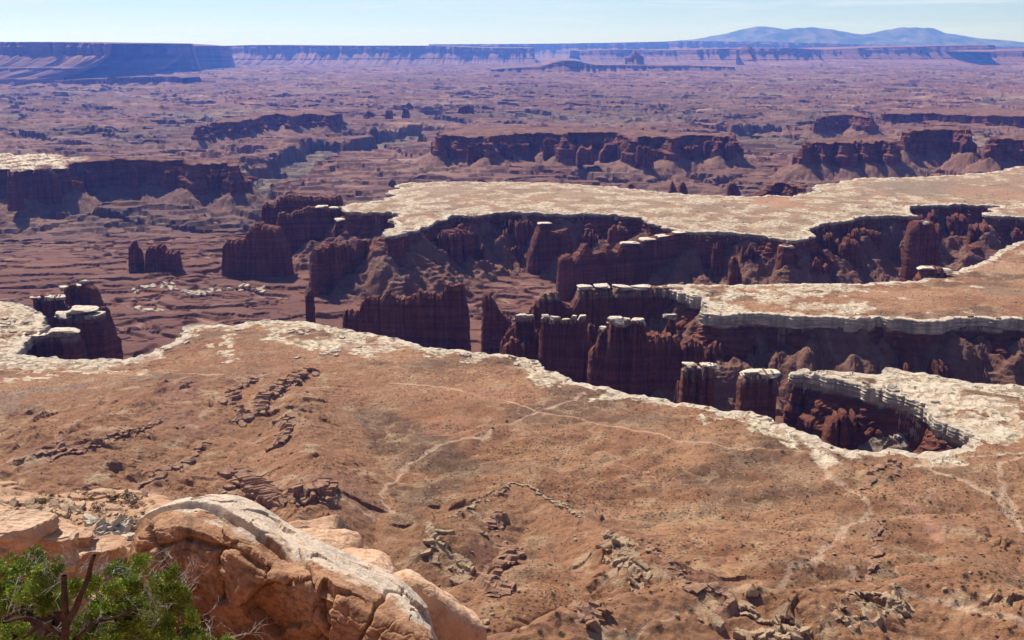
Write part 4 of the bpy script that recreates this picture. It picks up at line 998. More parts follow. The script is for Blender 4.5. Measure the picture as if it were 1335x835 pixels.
# ------------------------------------------------------------------ far mesas (real distances of 12 to 50 km)
def far_mesa(name, pts, thick, label, mat, z0=-150, tiers=None, seed=1.0, kind=None):
    """pts = [(px, distance, top row)] ; a cliff on a long apron of scree"""
    q = []
    for px, dist, yt in pts:
        d = ray(px, 57.0); q.append([d[0] / d[1] * dist, dist, zat((0, dist), yt)])
    q = np.array(q)
    seg = np.linalg.norm(np.diff(q[:, :2], axis=0), axis=1); s0 = np.concatenate([[0], np.cumsum(seg)])
    stp = q[:, 1].mean() * 0.0015
    n = int(s0[-1] / stp); s = np.linspace(0, s0[-1], n)
    c = np.stack([np.interp(s, s0, q[:, k]) for k in range(3)], 1)
    wl = q[:, 1].mean() * 0.035
    off0 = fbm2(s / wl, s * 0 + seed, 4, seed, 0.6) * wl * 0.7
    zt = c[:, 2]; H = zt - z0
    rows = []
    gul = np.abs(fbm2(s / (wl * 0.14), s * 0 + seed * 3, 4, seed + 4, .6))
    dn = np.array([0, -1.0])
    def row(out, z): rows.append(np.column_stack([c[:, 0], c[:, 1] - out - off0, z]))
    row(np.full(n, -thick), zt * 0 + z0); row(np.full(n, -thick * 0.9), zt - 8)
    row(np.full(n, -thick * 0.4), zt + 4 * fbm2(s / wl, s * 0, 3, 3)); row(np.full(n, 0.0), zt)
    for k, (fz, fo) in enumerate(tiers or [(0.04, 0.02), (0.10, 0.05), (0.14, 0.12), (0.36, 0.18), (0.42, 0.32), (0.52, 0.55), (0.62, 0.8), (0.66, 1.0), (0.72, 1.03), (0.80, 1.5), (0.9, 2.1), (1.02, 3.0)]):
        row(H * fo * (1 + 0.9 * (gul - 0.2) * (fo > 0.2)) + H * .12 * pn2(s / (wl * .1), s * 0 + k * 0.3), zt - H * fz)
    V = np.array(rows); M = len(V)
    vv = V.reshape(-1, 3); loc = (float(c[:, 0].mean()), float(c[:, 1].mean()), z0)
    o = mesh_obj(name, vv, None, mat, loc=loc, quads=grid_quads(M, n))
    if kind: return tag(o, kind=kind)
    return tag(o, label, 'mesa')
FARM = wall_material('far_mesa_rock', None, None, red=(0.15, 0.065, 0.045), red2=(0.24, 0.115, 0.08), unit=14.0, bumpd=0.35, scree=170)
FARM2 = FARM
BIGT = [(0.03, 0.01), (0.08, 0.03), (0.12, 0.10), (0.33, 0.14), (0.37, 0.35), (0.50, 0.9), (0.62, 1.6), (0.65, 2.1), (0.70, 2.15), (0.76, 2.8), (0.84, 3.6), (0.87, 4.3), (0.93, 4.35), (1.03, 5.2)]
far_mesa('mesa', [(-260, 16000, 54), (0, 16800, 55), (60, 17000, 55), (140, 17200, 57), (150, 17800, 58)], 5000, 'large dark mesa with stepped scree at the left skyline', FARM, seed=1.5, tiers=BIGT)
far_mesa('mesa', [(120, 20500, 57), (170, 21000, 56), (232, 21500, 60), (238, 21800, 62)], 4000, 'long mesa point behind the big left one', FARM, seed=2.5, tiers=BIGT)
far_mesa('mesa', [(60, 14200, 106), (90, 14000, 104), (130, 14100, 103), (150, 14300, 101), (225, 14600, 100), (236, 14700, 102)], 900, 'low dark bench below the big left mesa', FARM, z0=-150, seed=7.5, tiers=[(0.1, .1), (0.6, .3), (.7, 1), (1.05, 2.5)])
far_mesa('mesa', [(234, 30000, 62), (250, 29000, 61), (330, 28500, 59), (420, 29000, 60), (560, 30000, 60), (640, 31000, 63), (697, 32000, 63)], 9000, 'flat blue mesa wall along the skyline left of centre', FARM, seed=3.5)
far_mesa('mesa', [(560, 45000, 58), (700, 45000, 57.5), (800, 46000, 56), (900, 47000, 54), (1000, 47000, 55), (1200, 47000, 60), (1400, 47000, 62)], 12000, 'smooth pale blue plateau on the skyline', FARM, seed=4.5)
far_mesa('mesa', [(756, 34000, 67), (800, 33000, 65), (870, 32000, 66), (940, 30000, 64), (1030, 30000, 63), (1072, 31000, 65)], 6000, 'thin blue mesa below the skyline right of centre', FARM, seed=5.5)
far_mesa('mesa', [(1060, 33000, 66), (1120, 31000, 63), (1200, 31000, 61), (1290, 30000, 59), (1296, 31000, 62)], 6000, 'blue mesa step under the right mountain', FARM, seed=6.5)
far_mesa('mesa', [(1290, 28000, 68), (1335, 27000, 66), (1500, 26000, 64)], 6000, 'blue mesa at the far right edge', FARM, seed=8.5)
far_mesa('mesa', [(640, 20500, 90.5), (700, 20000, 88), (726, 20000, 81), (734, 20000, 79.5), (750, 20000, 79.5), (775, 20500, 85), (830, 21000, 85.5), (900, 21500, 86), (960, 22000, 87.5)], 2500, 'low dark flat hill with a small raised crown at the centre', FARM, z0=-150, seed=9.5)
far_mesa('butte', [(818, 22000, 76), (826, 22000, 70), (829, 22000, 66), (832, 22000, 70), (842, 22000, 75)], 300, 'tiny pointed butte below the skyline', FARM, seed=9.9)
far_mesa('butte', [(965, 27000, 65), (972, 27000, 60), (976, 27000, 60), (984, 27000, 65)], 300, 'tiny blue peak on the thin mesa', FARM, seed=2.9)

def mountain(sky, dist, depth, seed, label):
    xs = np.array([a for a, _ in sky]); ys = np.array([b_ for _, b_ in sky])
    n = 240; px = np.linspace(xs[0], xs[-1], n); m = 46
    d = np.array([ray(a, 57.0) for a in px]); X = d[:, 0] / d[:, 1] * dist
    zt = np.array([zat((0, dist), y) for y in np.interp(px, xs, ys)])
    V = []
    for j in range(m):
        t = j / (m - 1) * 2 - 1
        yy = dist + t * depth
        prof = (1 - np.abs(t)) ** 1.15
        rg = 1 - 1.3 * np.abs(fbm2(X / 3300, np.full(n, yy / 3300), 4, seed, 0.6)) * (np.abs(t) ** 0.6) * 1.0
        z = 0 + zt * prof * np.clip(rg, 0.1, 1.3)
        V.append(np.column_stack([X, np.full(n, yy), z]))
    o = mesh_obj('mountain', np.array(V).reshape(-1, 3), None, MTM, loc=(float(X.mean()), dist, 0.0), quads=grid_quads(m, n), smooth=True)
    tag(o, kind='structure')
MTM, nt_, b_m = newmat('mountain_slope'); n_ = NB(nt_)
n_.link(n_.mix(n_.ramp(n_.noise(n_.pos(), 0.0012, 5), [(0.4, 0.0), (0.6, 1.0)]), (0.035, 0.05, 0.03), (0.13, 0.11, 0.08)), b_m.inputs['Base Color'])
mountain([(820, 57), (860, 54.5), (905, 51), (940, 44), (965, 38), (985, 34), (1000, 33.5), (1020, 34.5), (1035, 38), (1060, 46), (1090, 55), (1110, 60)], 62000, 5000, 1.0, '')
mountain([(930, 62), (955, 57), (980, 49), (1005, 42), (1022, 38), (1040, 35), (1062, 34.5), (1085, 37), (1105, 42), (1130, 45), (1150, 50), (1180, 57), (1200, 62)], 56000, 4500, 2.0, '')
mountain([(1080, 60), (1110, 47), (1140, 42), (1155, 38), (1172, 35), (1195, 34.5), (1215, 36), (1230, 42), (1250, 45), (1280, 50), (1310, 52), (1325, 54), (1400, 57)], 60000, 5000, 3.0, '')

# ------------------------------------------------------------------ light, sky, air, camera
SUN_AZ, SUN_EL = -32.0, 50.0          # left of and beyond the view
world = bpy.data.worlds.new('World'); sc.world = world; world.use_nodes = True
wt = world.node_tree; wt.nodes.clear()
wo = wt.nodes.new('ShaderNodeOutputWorld'); bg = wt.nodes.new('ShaderNodeBackground'); wt.links.new(bg.outputs[0], wo.inputs[0])
sky = wt.nodes.new('ShaderNodeTexSky'); sky.sky_type = 'NISHITA'; sky.sun_disc = False
sky.sun_elevation = R(SUN_EL); sky.sun_rotation = R(SUN_AZ); sky.altitude = 1900; sky.air_density = 1.0; sky.dust_density = 0.25; sky.ozone_density = 1.5
bg.inputs[1].default_value = 0.064
wn = NB(wt)
tc = wt.nodes.new('ShaderNodeTexCoord')
cl = wn.noise(wn.mapping(tc.outputs['Generated'], (3.0, 3.0, 60.0)), 2.2, 6, 0.6, 0.6)
clm = wn.ramp(cl, [(0.50, 0.0), (0.68, 0.75)])
col_sky = wn.mix(1.0, sky.outputs[0], (0.82, 0.94, 1.20), 'MULTIPLY')
col_sky = wn.mix(clm, col_sky, (8.0, 9.2, 10.6))
wt.links.new(col_sky, bg.inputs[0])
sl = bpy.data.lights.new('sun', 'SUN'); sl.energy = 5.0; sl.angle = R(0.53); sl.color = (1.0, 0.96, 0.90)
so = bpy.data.objects.new('sun', sl); sc.collection.objects.link(so)
from mathutils import Vector
sdir = Vector((math.sin(R(SUN_AZ)) * math.cos(R(SUN_EL)), math.cos(R(SUN_AZ)) * math.cos(R(SUN_EL)), math.sin(R(SUN_EL))))
so.rotation_euler = sdir.to_track_quat('Z', 'Y').to_euler(); so.location = (0, 0, 900)
# the air
hz = bpy.data.materials.new('haze_air'); hz.use_nodes = True; ht = hz.node_tree; ht.nodes.clear()
ho = ht.nodes.new('ShaderNodeOutputMaterial'); pv = ht.nodes.new('ShaderNodeVolumePrincipled'); ht.links.new(pv.outputs[0], ho.inputs['Volume'])
pv.inputs['Density'].default_value = HAZE_D
pv.inputs['Color'].default_value = HAZE_C
pv.inputs['Absorption Color'].default_value = (1, 1, 1, 1) if HAZE_ABSW else (0, 0, 0, 1)
pv.inputs['Anisotropy'].default_value = 0.3
hx0, hx1, hy0, hy1, hz0, hz1 = -92000, 92000, -92000, 92000, -900, 1450
hv = [(x, y, z) for x in (hx0, hx1) for y in (hy0, hy1) for z in (hz0, hz1)]
ho_ = mesh_obj('haze', hv, [(0, 1, 3, 2), (4, 6, 7, 5), (0, 4, 5, 1), (2, 3, 7, 6), (0, 2, 6, 4), (1, 5, 7, 3)], hz); tag(ho_, kind='stuff')
cam = bpy.data.cameras.new('camera'); co = bpy.data.objects.new('camera', cam); sc.collection.objects.link(co)
cam.sensor_width = 36; cam.lens = 18 / math.tan(R(HFOV / 2)); cam.clip_start = 0.1; cam.clip_end = 200000
co.location = (0, 0, CAMZ); co.rotation_euler = (R(90) - PITCH, 0, 0); sc.camera = co
sc.render.engine = 'CYCLES'
sc.view_settings.view_transform = 'Standard'; sc.view_settings.look = 'None'; sc.view_settings.gamma = 1.0; sc.view_settings.exposure = EXPO
sc.render.resolution_x = 1024; sc.render.resolution_y = 640
# ------------------------------------------------------------------ loose rocks and ledges on the slopes
def stone_material(name, c1, c2, c3, sc_=1.0, bump=0.3, patch=None):
    m, nt, b = newmat(name); n = NB(nt)
    tc = nt.nodes.new('ShaderNodeTexCoord').outputs['Object']
    a = n.noise(tc, 0.9 * sc_, 6, 0.62); d = n.noise(tc, 6.0 * sc_, 6, 0.7)
    bed = n.noise(n.mapping(tc, (0.4 * sc_, 0.4 * sc_, 5.0 * sc_)), 1.0, 5, 0.6)
    col = n.mix(n.ramp(a, [(0.36, 0.0), (0.62, 1.0)]), c1, c2)
    col = n.mix(n.ramp(d, [(0.36, 0.75), (0.50, 0.0)]), col, c3)
    col = n.mix(n.ramp(bed, [(0.40, 0.5), (0.47, 0.0)]), col, c3)
    if patch:
        col = n.mix(n.ramp(n.noise(tc, 0.55 * sc_, 5, 0.7, 0.5), [(0.50, 0.0), (0.60, 0.9)]), col, patch)
    n.link(col, b.inputs['Base Color'])
    h = n.math('ADD', n.math('MULTIPLY', d, 0.6), n.math('ADD', a, n.math('MULTIPLY', n.noise(tc, 25 * sc_, 4, 0.7), 0.22)))
    n.link(n.bump(h, 0.9, bump), b.inputs['Normal'])
    return m
BLOCKM = stone_material('slope_stone', (0.32, 0.165, 0.098), (0.40, 0.235, 0.14), (0.16, 0.08, 0.05), 0.35, 1.2)
PALEM = stone_material('tan_stone', (0.38, 0.25, 0.145), (0.47, 0.335, 0.205), (0.22, 0.13, 0.08), 0.35, 1.0)
RIMM = stone_material('rim_stone', (0.48, 0.37, 0.26), (0.60, 0.49, 0.365), (0.30, 0.20, 0.13), 0.35, 1.0)

def block(rg, size, flat, tilt=0.25):
    """one broken slab: a four to six sided plate with chipped edges"""
    k = rg.integers(4, 7); an = np.sort(rg.random(k) * 0.7 + np.arange(k)) / k * 2 * np.pi
    rad = 0.75 + 0.4 * rg.random(k); sx = 1 + 0.8 * rg.random()
    pts = np.stack([np.cos(an) * rad * sx, np.sin(an) * rad], 1)
    q = resample(pts, 0.32); q += 0.06 * rg.normal(size=q.shape)
    n = len(q); V = []
    for s_, zz in ((1.02, -flat), (1.06, -flat * 0.3), (1.0, flat * 0.55), (0.93, flat * 0.8), (0.0, flat * 0.86)):
        V.append(np.column_stack([q * s_, np.full(n, zz) + 0.05 * rg.normal(size=n) * (s_ > 0)]))
    V = np.array(V).reshape(-1, 3) * size
    th = rg.random() * 6.28; c_, s_ = math.cos(th), math.sin(th)
    V = np.stack([V[:, 0] * c_ - V[:, 1] * s_, V[:, 0] * s_ + V[:, 1] * c_, V[:, 2]], 1)
    tx, ty = rg.normal(size=2) * tilt
    V[:, 2] += V[:, 0] * tx + V[:, 1] * ty
    return V, grid_quads(5, n, wrap=True)

STRAYS = []
def ledge_mesh(q, height, depth, seed):
    """a jagged step of bedrock: flush with the slope above, sheer and undercut on the lower right"""
    rg = np.random.default_rng(seed + 900)
    q = resample(q, 0.7, False); n = len(q)
    s = np.arange(n) * 0.7
    nn = normals(q, False)
    for _ in range(3): nn[1:-1] = (nn[:-2] + nn[1:-1] * 2 + nn[2:]) / 4
    if (nn @ np.array([0.5, -0.86])).mean() < 0: nn = -nn
    q = q + nn * (6 * fbm2(s / 22 + seed, s * 0, 3))[:, None]
    cell = np.floor(s / 4.3 + 1.1 * pn2(s / 5 + seed, s * 0)); cell2 = np.floor(s / 1.7 + seed)
    out = 4.5 * (hsh(cell, 2 + seed) - 0.5) + 1.3 * (hsh(cell2, 4) - .5)
    endt = np.sqrt(np.clip(1 - (2 * np.arange(n) / (n - 1) - 1) ** 4, 0, 1))
    h = height * (0.35 + 0.9 * hsh(cell, 9 + seed)) * (0.25 + 0.75 * endt) * sm(-0.45, 0.0, fbm2(s / 30 + 3 * seed, s * 0 + 1, 2))
    def at(off): 
        p = q + nn * np.asarray(off)[:, None]; return p, ground(p[:, 0], p[:, 1])
    V = []
    def row(off, kind, dz):
        p, g = at(off + np.zeros(n)); z = g if kind == 'g' else top0 if kind == 't' else g
        V.append(np.column_stack([p, z + dz]))
    p0, g0 = at(np.zeros(n)); pf, gf = at(out); top0 = np.maximum(gf + h * 0.6, g0 * 0.3 + gf * 0.7 + h * 0.8)
    row(np.full(n, -depth), 'g', np.full(n, -0.5)); row(np.full(n, -depth * 0.7), 'g', np.full(n, 0.05)); 
    row(out - depth * 0.35, 't', -0.05 * depth * 0 + 0.10 * rg.normal(size=n)); row(out - 1.0, 't', 0.12 * rg.normal(size=n)); row(out, 't', -0.1 + 0.1 * rg.normal(size=n))
    row(out + 0.1, 't', -h * 0.35); row(out - 0.7 - 0.5 * h * .3, 't', -h * 0.42); row(out - 1.0 - 0.12 * h, 't', -h * 0.7); row(out - 0.5, 't', -h * 0.75); row(out - 1.2, 't', -h * 1.05 - 1.0); row(out - 1.4, 'g', np.full(n, -2.5))
    V = np.array(V); return V.reshape(-1, 3), grid_quads(len(V), n)

def outcrop(px, count, size, label, spread=4.0, mat=None, seed=0, name='rock_outcrop', tilt=0.22, lean=(-0.12, 0.12), ledge=0, ledge_n=1):
    rg = np.random.default_rng(seed + 100)
    prehit(px); q = np.array([hit(a, b_)[:2] for a, b_ in px]); q2 = resample(q, 1.0, False)
    VV, QQ, off = [], [], 0
    idx = rg.integers(0, len(q2), count)
    c = q2[idx] + rg.normal(size=(count, 2)) * spread
    g = ground(c[:, 0], c[:, 1])
    sz = size * (0.35 + 0.9 * rg.random(count) ** 2)
    # blocks that touch make the ledge; strays lie loose beside it
    D = np.hypot(c[:, None, 0] - c[None, :, 0], c[:, None, 1] - c[None, :, 1]) < (sz[:, None] + sz[None]) * 0.75
    comp = np.arange(count)
    for _ in range(60):
        new = np.array([comp[D[i]].min() for i in range(count)])
        if (new == comp).all(): break
        comp = new
    main = np.bincount(comp).argmax()
    keepers = []
    if ledge:
        for k_ in range(ledge_n):
            sh = (k_ - (ledge_n - 1) / 2) * 7.0
            V, Q = ledge_mesh(q + np.array([-0.5, 0.86]) * sh, ledge, ledge * 2.4, seed * 7 + k_); VV.append(V); QQ.append(Q + off); off += len(V)
    for i in range(count):
        V, Q = block(rg, sz[i], 0.22 + 0.3 * rg.random(), tilt)
        V[:, 2] += V[:, 0] * lean[0] + V[:, 1] * lean[1]
        pos = np.array([c[i, 0], c[i, 1], g[i] + sz[i] * 0.12])
        if comp[i] == main: VV.append(V + pos); QQ.append(Q + off); off += len(V); keepers.append(i)
        else: STRAYS.append((sz[i], V, Q, pos, mat or BLOCKM, label))
    VV = np.vstack(VV); loc = (float(q2[:, 0].mean()), float(q2[:, 1].mean()), float(g.mean()))
    o = mesh_obj(name, VV, None, mat or BLOCKM, loc=loc, quads=np.vstack(QQ))
    return tag(o, label, 'rock ledge')

outcrop([(335, 495), (312, 508), (300, 520), (322, 540), (300, 560)], 46, 4.2, 'broken ledge running down the left spur from its crest', 7, seed=1, ledge=4, ledge_n=2)
outcrop([(415, 484), (400, 490), (375, 505), (350, 520), (345, 535)], 60, 4.6, 'dark stepped ledge at the top of the left spur', 6, seed=2, ledge=8, ledge_n=3)
outcrop([(375, 545), (378, 560), (372, 580), (345, 590)], 40, 4.4, 'short heavy ledge halfway down the left spur', 5, seed=3, ledge=6, ledge_n=2)
outcrop([(435, 632), (425, 650), (395, 655), (350, 665), (320, 640), (300, 620)], 90, 4.6, 'longest shadowed ledge low on the left spur above the boulder', 6, seed=4, ledge=11, ledge_n=3)
outcrop([(285, 570), (262, 590), (240, 605), (215, 612), (195, 630), (180, 640)], 46, 3.8, 'string of small scarps crossing the smooth left slope', 3, seed=5, ledge=3.5, ledge_n=1)
outcrop([(210, 548), (190, 560), (150, 575), (110, 590), (60, 600)], 60, 3.2, 'thin ledge along the ridge at the far left', 5, seed=6, ledge=3, ledge_n=2)
outcrop([(20, 608), (30, 600), (90, 590), (80, 575)], 16, 4.0, 'few dark blocks on the crest at the left edge', 5, seed=7, ledge=4, ledge_n=1)
outcrop([(590, 676), (625, 655), (655, 642), (672, 633), (690, 634), (702, 645), (730, 660), (760, 680)], 120, 2.6, 'pale curved ledge along the crest of the cone shaped hill', 2.5, mat=PALEM, seed=8, ledge=2.2, ledge_n=1)
outcrop([(630, 700), (645, 690), (655, 672), (640, 688)], 34, 3.4, 'small overhung scarp on the left flank of the cone hill', 3, seed=9, ledge=5, ledge_n=1)
outcrop([(555, 690), (580, 712), (600, 725), (612, 740), (600, 760), (560, 705)], 60, 4.2, 'tumbled pale slabs below the wash bend', 7, mat=PALEM, seed=10, ledge=3, ledge_n=1)
outcrop([(665, 712), (672, 735), (655, 745), (640, 765), (672, 768), (650, 780)], 50, 4.2, 'dark scarps stacked under the cone hill', 5, seed=11, ledge=6, ledge_n=2)
outcrop([(790, 692), (805, 700), (812, 715), (800, 730), (825, 745), (850, 752), (820, 765)], 170, 3.6, 'tall pale fractured crag right of the cone hill', 6, mat=PALEM, seed=12, ledge=2.6, ledge_n=1, tilt=0.35)
outcrop([(840, 705), (860, 725), (880, 745), (895, 760)], 36, 2.8, 'scattered tilted slabs right of the pale crag', 7, seed=13, ledge=2.5, ledge_n=2)
outcrop([(900, 775), (920, 768), (950, 790), (930, 800)], 30, 3.4, 'dark undercut ledge in the lower right hollow', 6, seed=14, ledge=5, ledge_n=1)
outcrop([(930, 800), (960, 800), (1000, 815), (1040, 825), (960, 830)], 110, 4.0, 'field of steep tilted slabs at the bottom right of centre', 10, mat=PALEM, seed=15, ledge=2.5, ledge_n=1, tilt=0.5)
outcrop([(1080, 800), (1110, 790), (1140, 785), (1180, 786), (1100, 815)], 100, 3.0, 'long low band of slabs near the bottom right', 7, mat=PALEM, seed=16, ledge=2.5, ledge_n=2)
outcrop([(750, 790), (790, 800), (760, 820), (750, 800)], 34, 3.4, 'red broken scarps at the bottom middle', 5, seed=17, ledge=5, ledge_n=2)
outcrop([(1130, 640), (1165, 600), (1165, 620)], 20, 2.4, 'dark gully lip below the round pit', 2, seed=18, ledge=4, ledge_n=1)
outcrop([(1130, 700), (1150, 680), (1140, 740), (1120, 760)], 26, 2.4, 'little ledge above the lower right washes', 4, seed=19, ledge=2.5, ledge_n=1)
outcrop([(1080, 765), (1068, 758), (1085, 775)], 14, 3.0, 'three tilted plates near the lower right washes', 3, seed=20, tilt=.5)
outcrop([(480, 438), (500, 440), (512, 444)], 16, 8.0, 'big pale overhanging slab at the rim before the long notched wall', 5, mat=RIMM, seed=21)
outcrop([(664, 466), (682, 466)], 8, 6.0, 'grey rough slab on the rim below the stubby pillars', 3, mat=RIMM, seed=22)
outcrop([(180, 378), (215, 374), (255, 388), (280, 380), (330, 378), (345, 384)], 150, 6.0, 'winding line of white blocks on the basin floor at the left', 6, mat=RIMM, seed=23)
outcrop([(180, 404), (205, 406)], 20, 6.0, 'short patch of white blocks below the winding line', 8, mat=RIMM, seed=24)
outcrop([(1128, 572), (1150, 566), (1172, 562), (1160, 580)], 110, 3.6, 'grey tumbled blocks filling the round pit', 9, mat=stone_material('pit_stone', (0.30, 0.24, 0.18), (0.44, 0.37, 0.29), (0.16, 0.12, 0.09), 0.35, 1.0), seed=25)
for k, (pts, lab) in enumerate((([(190, 466), (240, 448), (300, 436), (345, 424)], 'pale paving blocks along the rim right of the left cluster'), ([(370, 430), (420, 440), (470, 448), (430, 462)], 'broken white pavement on the bench below the lone spire'),
                                ([(360, 455), (400, 468), (450, 458)], 'low white slabs inside the bench below the pavement'), ([(540, 456), (600, 464), (650, 470), (700, 482)], 'thin white slabs along the rim before the notched wall'),
                                ([(0, 415), (30, 425), (20, 440)], 'white slabs on the bench at the left edge'), ([(1070, 497), (1120, 505), (1180, 520), (1220, 535)], 'white paving blocks on the lip above the round pit'))):
    outcrop(pts, 150, 3.4, lab, 8, mat=RIMM, seed=40 + k, tilt=.06, lean=(0, 0), name='rock_pavement')

STRAYS.sort(key=lambda t: -t[0])
for s_, V, Q, pos, m_, lab in STRAYS[:170]:
    o = mesh_obj('boulder', V, None, m_, quads=Q); o.location = pos
    tag(o, 'loose block lying by the ' + ' '.join(lab.split()[:10]), 'boulder', 'loose blocks beside the ledges')
def boulder_mesh(seed, mat):
    v, f = rock_shape(seed, 3, 11, 16, 0.7); v = v * np.array([1.2, 0.95, 0.75])
    v = v + 0.06 * np.stack([fbm3(v[:, 0] * 2 + k * 5, v[:, 1] * 2, v[:, 2] * 2, 3) for k in range(3)], 1)
    me = bpy.data.meshes.new('boulder'); me.from_pydata(v.tolist(), [], f.tolist()); me.materials.append(mat); me.update(); return me
BM = [boulder_mesh(s_, BLOCKM if s_ % 2 else PALEM) for s_ in (3, 4, 5, 8)]
rg = np.random.default_rng(5)
zones = [('boulders on the left spur', 'loose block on the brown left spur', 180, 430, 500, 680, 34, 1.5), ('boulders under the cone hill', 'loose block on the slope under the cone shaped hill', 560, 760, 690, 830, 26, 1.5),
         ('boulders by the pale crag', 'loose block beside the pale fractured crag', 790, 920, 690, 830, 24, 1.4), ('boulders at the lower right', 'loose block among the bushes at the lower right', 960, 1335, 720, 830, 30, 1.2)]
for grp, lab, x0, x1, y0, y1, cnt, sz in zones:
    PL = [(x0 + (x1 - x0) * rg.random(), y0 + (y1 - y0) * rg.random()) for i in range(cnt)]; prehit(PL)
    for i in range(cnt):
        h = hit(*PL[i])
        o = bpy.data.objects.new('boulder', BM[rg.integers(0, 4)]); sc.collection.objects.link(o)
        s_ = sz * (0.6 + 1.1 * rg.random() ** 2.5); o.scale = (s_, s_, s_); o.location = (h[0], h[1], h[2] + s_ * 0.25); o.rotation_euler = (rg.random() * .4, rg.random() * .4, rg.random() * 6.28)
        tag(o, lab, 'boulder', grp)

# ------------------------------------------------------------------ shrubs on the slopes
def leaf_material(name, c1, c2, sc_=1.0):
    m, nt, b = newmat(name); n = NB(nt)
    tc = nt.nodes.new('ShaderNodeTexCoord').outputs['Object']
    inf = nt.nodes.new('ShaderNodeAttribute'); inf.attribute_name = 'tone'
    col = n.mix(inf.outputs['Fac'], c1, c2)
    n.link(col, b.inputs['Base Color']); b.inputs['Roughness'].default_value = 0.7
    return m
SHRUBM = leaf_material('shrub_leaf', (0.020, 0.026, 0.012), (0.058, 0.060, 0.028))
WOODM = stone_material('dead_wood', (0.36, 0.33, 0.29), (0.46, 0.42, 0.37), (0.16, 0.12, 0.09), 4.0, 0.01)

def tufts(centers, radii, per, lsz, rg, up=0.5):
    """many leaf sized faces spread through round tufts"""
    N = len(centers) * per
    c = np.repeat(np.asarray(centers), per, 0); r_ = np.repeat(np.asarray(radii), per)
    d = rg.normal(size=(N, 3)); d /= np.linalg.norm(d, axis=1)[:, None]
    p = c + d * (r_ * rg.random(N) ** 0.45)[:, None] * np.array([1, 1, 0.8])
    ax = d + rg.normal(size=(N, 3)) * 0.5; ax[:, 2] += up; ax /= np.linalg.norm(ax, axis=1)[:, None]
    sd = np.cross(ax, rg.normal(size=(N, 3))); sd /= np.linalg.norm(sd, axis=1)[:, None]
    L = lsz * (0.6 + 0.8 * rg.random(N)); w = L * 0.36
    a = p - sd * w[:, None] * .5; b_ = p + sd * w[:, None] * .5
    e = p + ax * L[:, None] + sd * w[:, None] * .35; f = p + ax * L[:, None] - sd * w[:, None] * .35
    V = np.stack([a, b_, e, f], 1).reshape(-1, 3); Q = np.arange(N * 4).reshape(-1, 4)
    tone = np.repeat(np.clip(rg.random(N) * 0.6 + np.repeat(rg.random(len(centers)), per) * 0.5 - 0.05, 0, 1), 4)
    return V, Q, tone
SH = []
for k in range(4):
    rg2 = np.random.default_rng(60 + k)
    nc = 12; cen = rg2.normal(size=(nc, 3)) * np.array([.42, .42, .22]); cen[:, 2] = np.abs(cen[:, 2]) + 0.3
    V, Q, tn = tufts(cen, 0.34 + 0.2 * rg2.random(nc), 36, 0.17, rg2)
    o = mesh_obj('leafy_crown', V, None, SHRUBM, quads=Q, attrs={'tone': ('F', tn)}); me = o.data; bpy.data.objects.remove(o); SH.append(me)
def shrub(px, py, s_, lab, grp, name='shrub'):
    h = hit(px, py); o = bpy.data.objects.new(name, SH[rg.integers(0, 4)]); sc.collection.objects.link(o)
    o.location = (h[0], h[1], h[2] - 0.1); o.scale = (s_, s_, s_ * (0.8 + .4 * rg.random())); o.rotation_euler = (0, 0, rg.random() * 6.28); tag(o, lab, 'shrub', grp)
ONE = [(1269, 780, 3.4, 'largest dark juniper bush at the lower right, nearest the bottom wash'), (1259, 752, 3.0, 'round juniper bush just above the largest one at the lower right'), (1083, 709, 2.2, 'dark bush beside the bend of the middle wash'), (1020, 591, 3.0, 'dark bush pair under the white rock tongue'), (1084, 586, 3.0, 'green bush on the rim left of the round pit'),
       (990, 773, 3.0, 'dark bush under the undercut ledge'), (1122, 807, 3.2, 'green bush amid the long band of slabs'), (1104, 801, 2.6, 'smaller bush left of the green one amid the slabs'), (897, 737, 2.8, 'round bush right of the pale crag'), (900, 801, 2.6, 'bush at the left end of the lower right hollow'), (883, 808, 2.2, 'small bush beside the bottom middle wash'),
       (787, 753, 2.6, 'bush left of the pale crag'), (767, 769, 2.0, 'lower left neighbour of the bush by the crag'), (573, 739, 2.8, 'dark bush among the tumbled pale slabs'), (556, 692, 2.2, 'bush behind the tumbled pale slabs'), (612, 668, 3.0, 'upper bush of the group on the flank of the cone hill'), (606, 656, 2.2, 'bush highest on the flank of the cone hill'),
       (595, 663, 2.2, 'left bush on the flank of the cone hill'), (603, 672, 2.4, 'lowest bush on the flank of the cone hill'), (645, 633, 2.0, 'lone bush on the far side of the cone hill'), (643, 561, 2.6, 'lone dark bush beside the track in mid bench'), (661, 551, 2.4, 'second lone bush further up the same track'), (1294, 645, 3.0, 'dark green bush in the right hand wash'),
       (732, 828, 2.8, 'green bush at the bottom edge of the picture'), (704, 829, 2.2, 'small bush at the bottom edge left of the green one'), (1162, 625, 2.6, 'bush at the foot of the dark gully'), (1058, 602, 2.2, 'bush left of the white rock tongue'), (972, 605, 2.6, 'dark bush row on the red flat'), (943, 676, 2.2, 'lone bush on the pale slope right of centre')]
prehit([(t[0], t[1]) for t in ONE])
for a, b_, s_, lab in ONE: shrub(a, b_, s_ * 0.85, lab, 'shrubs on the bench')
Z2 = [(960, 1335, 690, 830, 120, 'small dark bush on the red slope at the lower right', 'bushes at the lower right'), (1040, 1335, 590, 700, 45, 'small dark bush by the washes at the right', 'bushes by the right hand washes'),
      (640, 960, 760, 830, 34, 'small dark bush at the bottom middle slope', 'bushes at the bottom middle')]
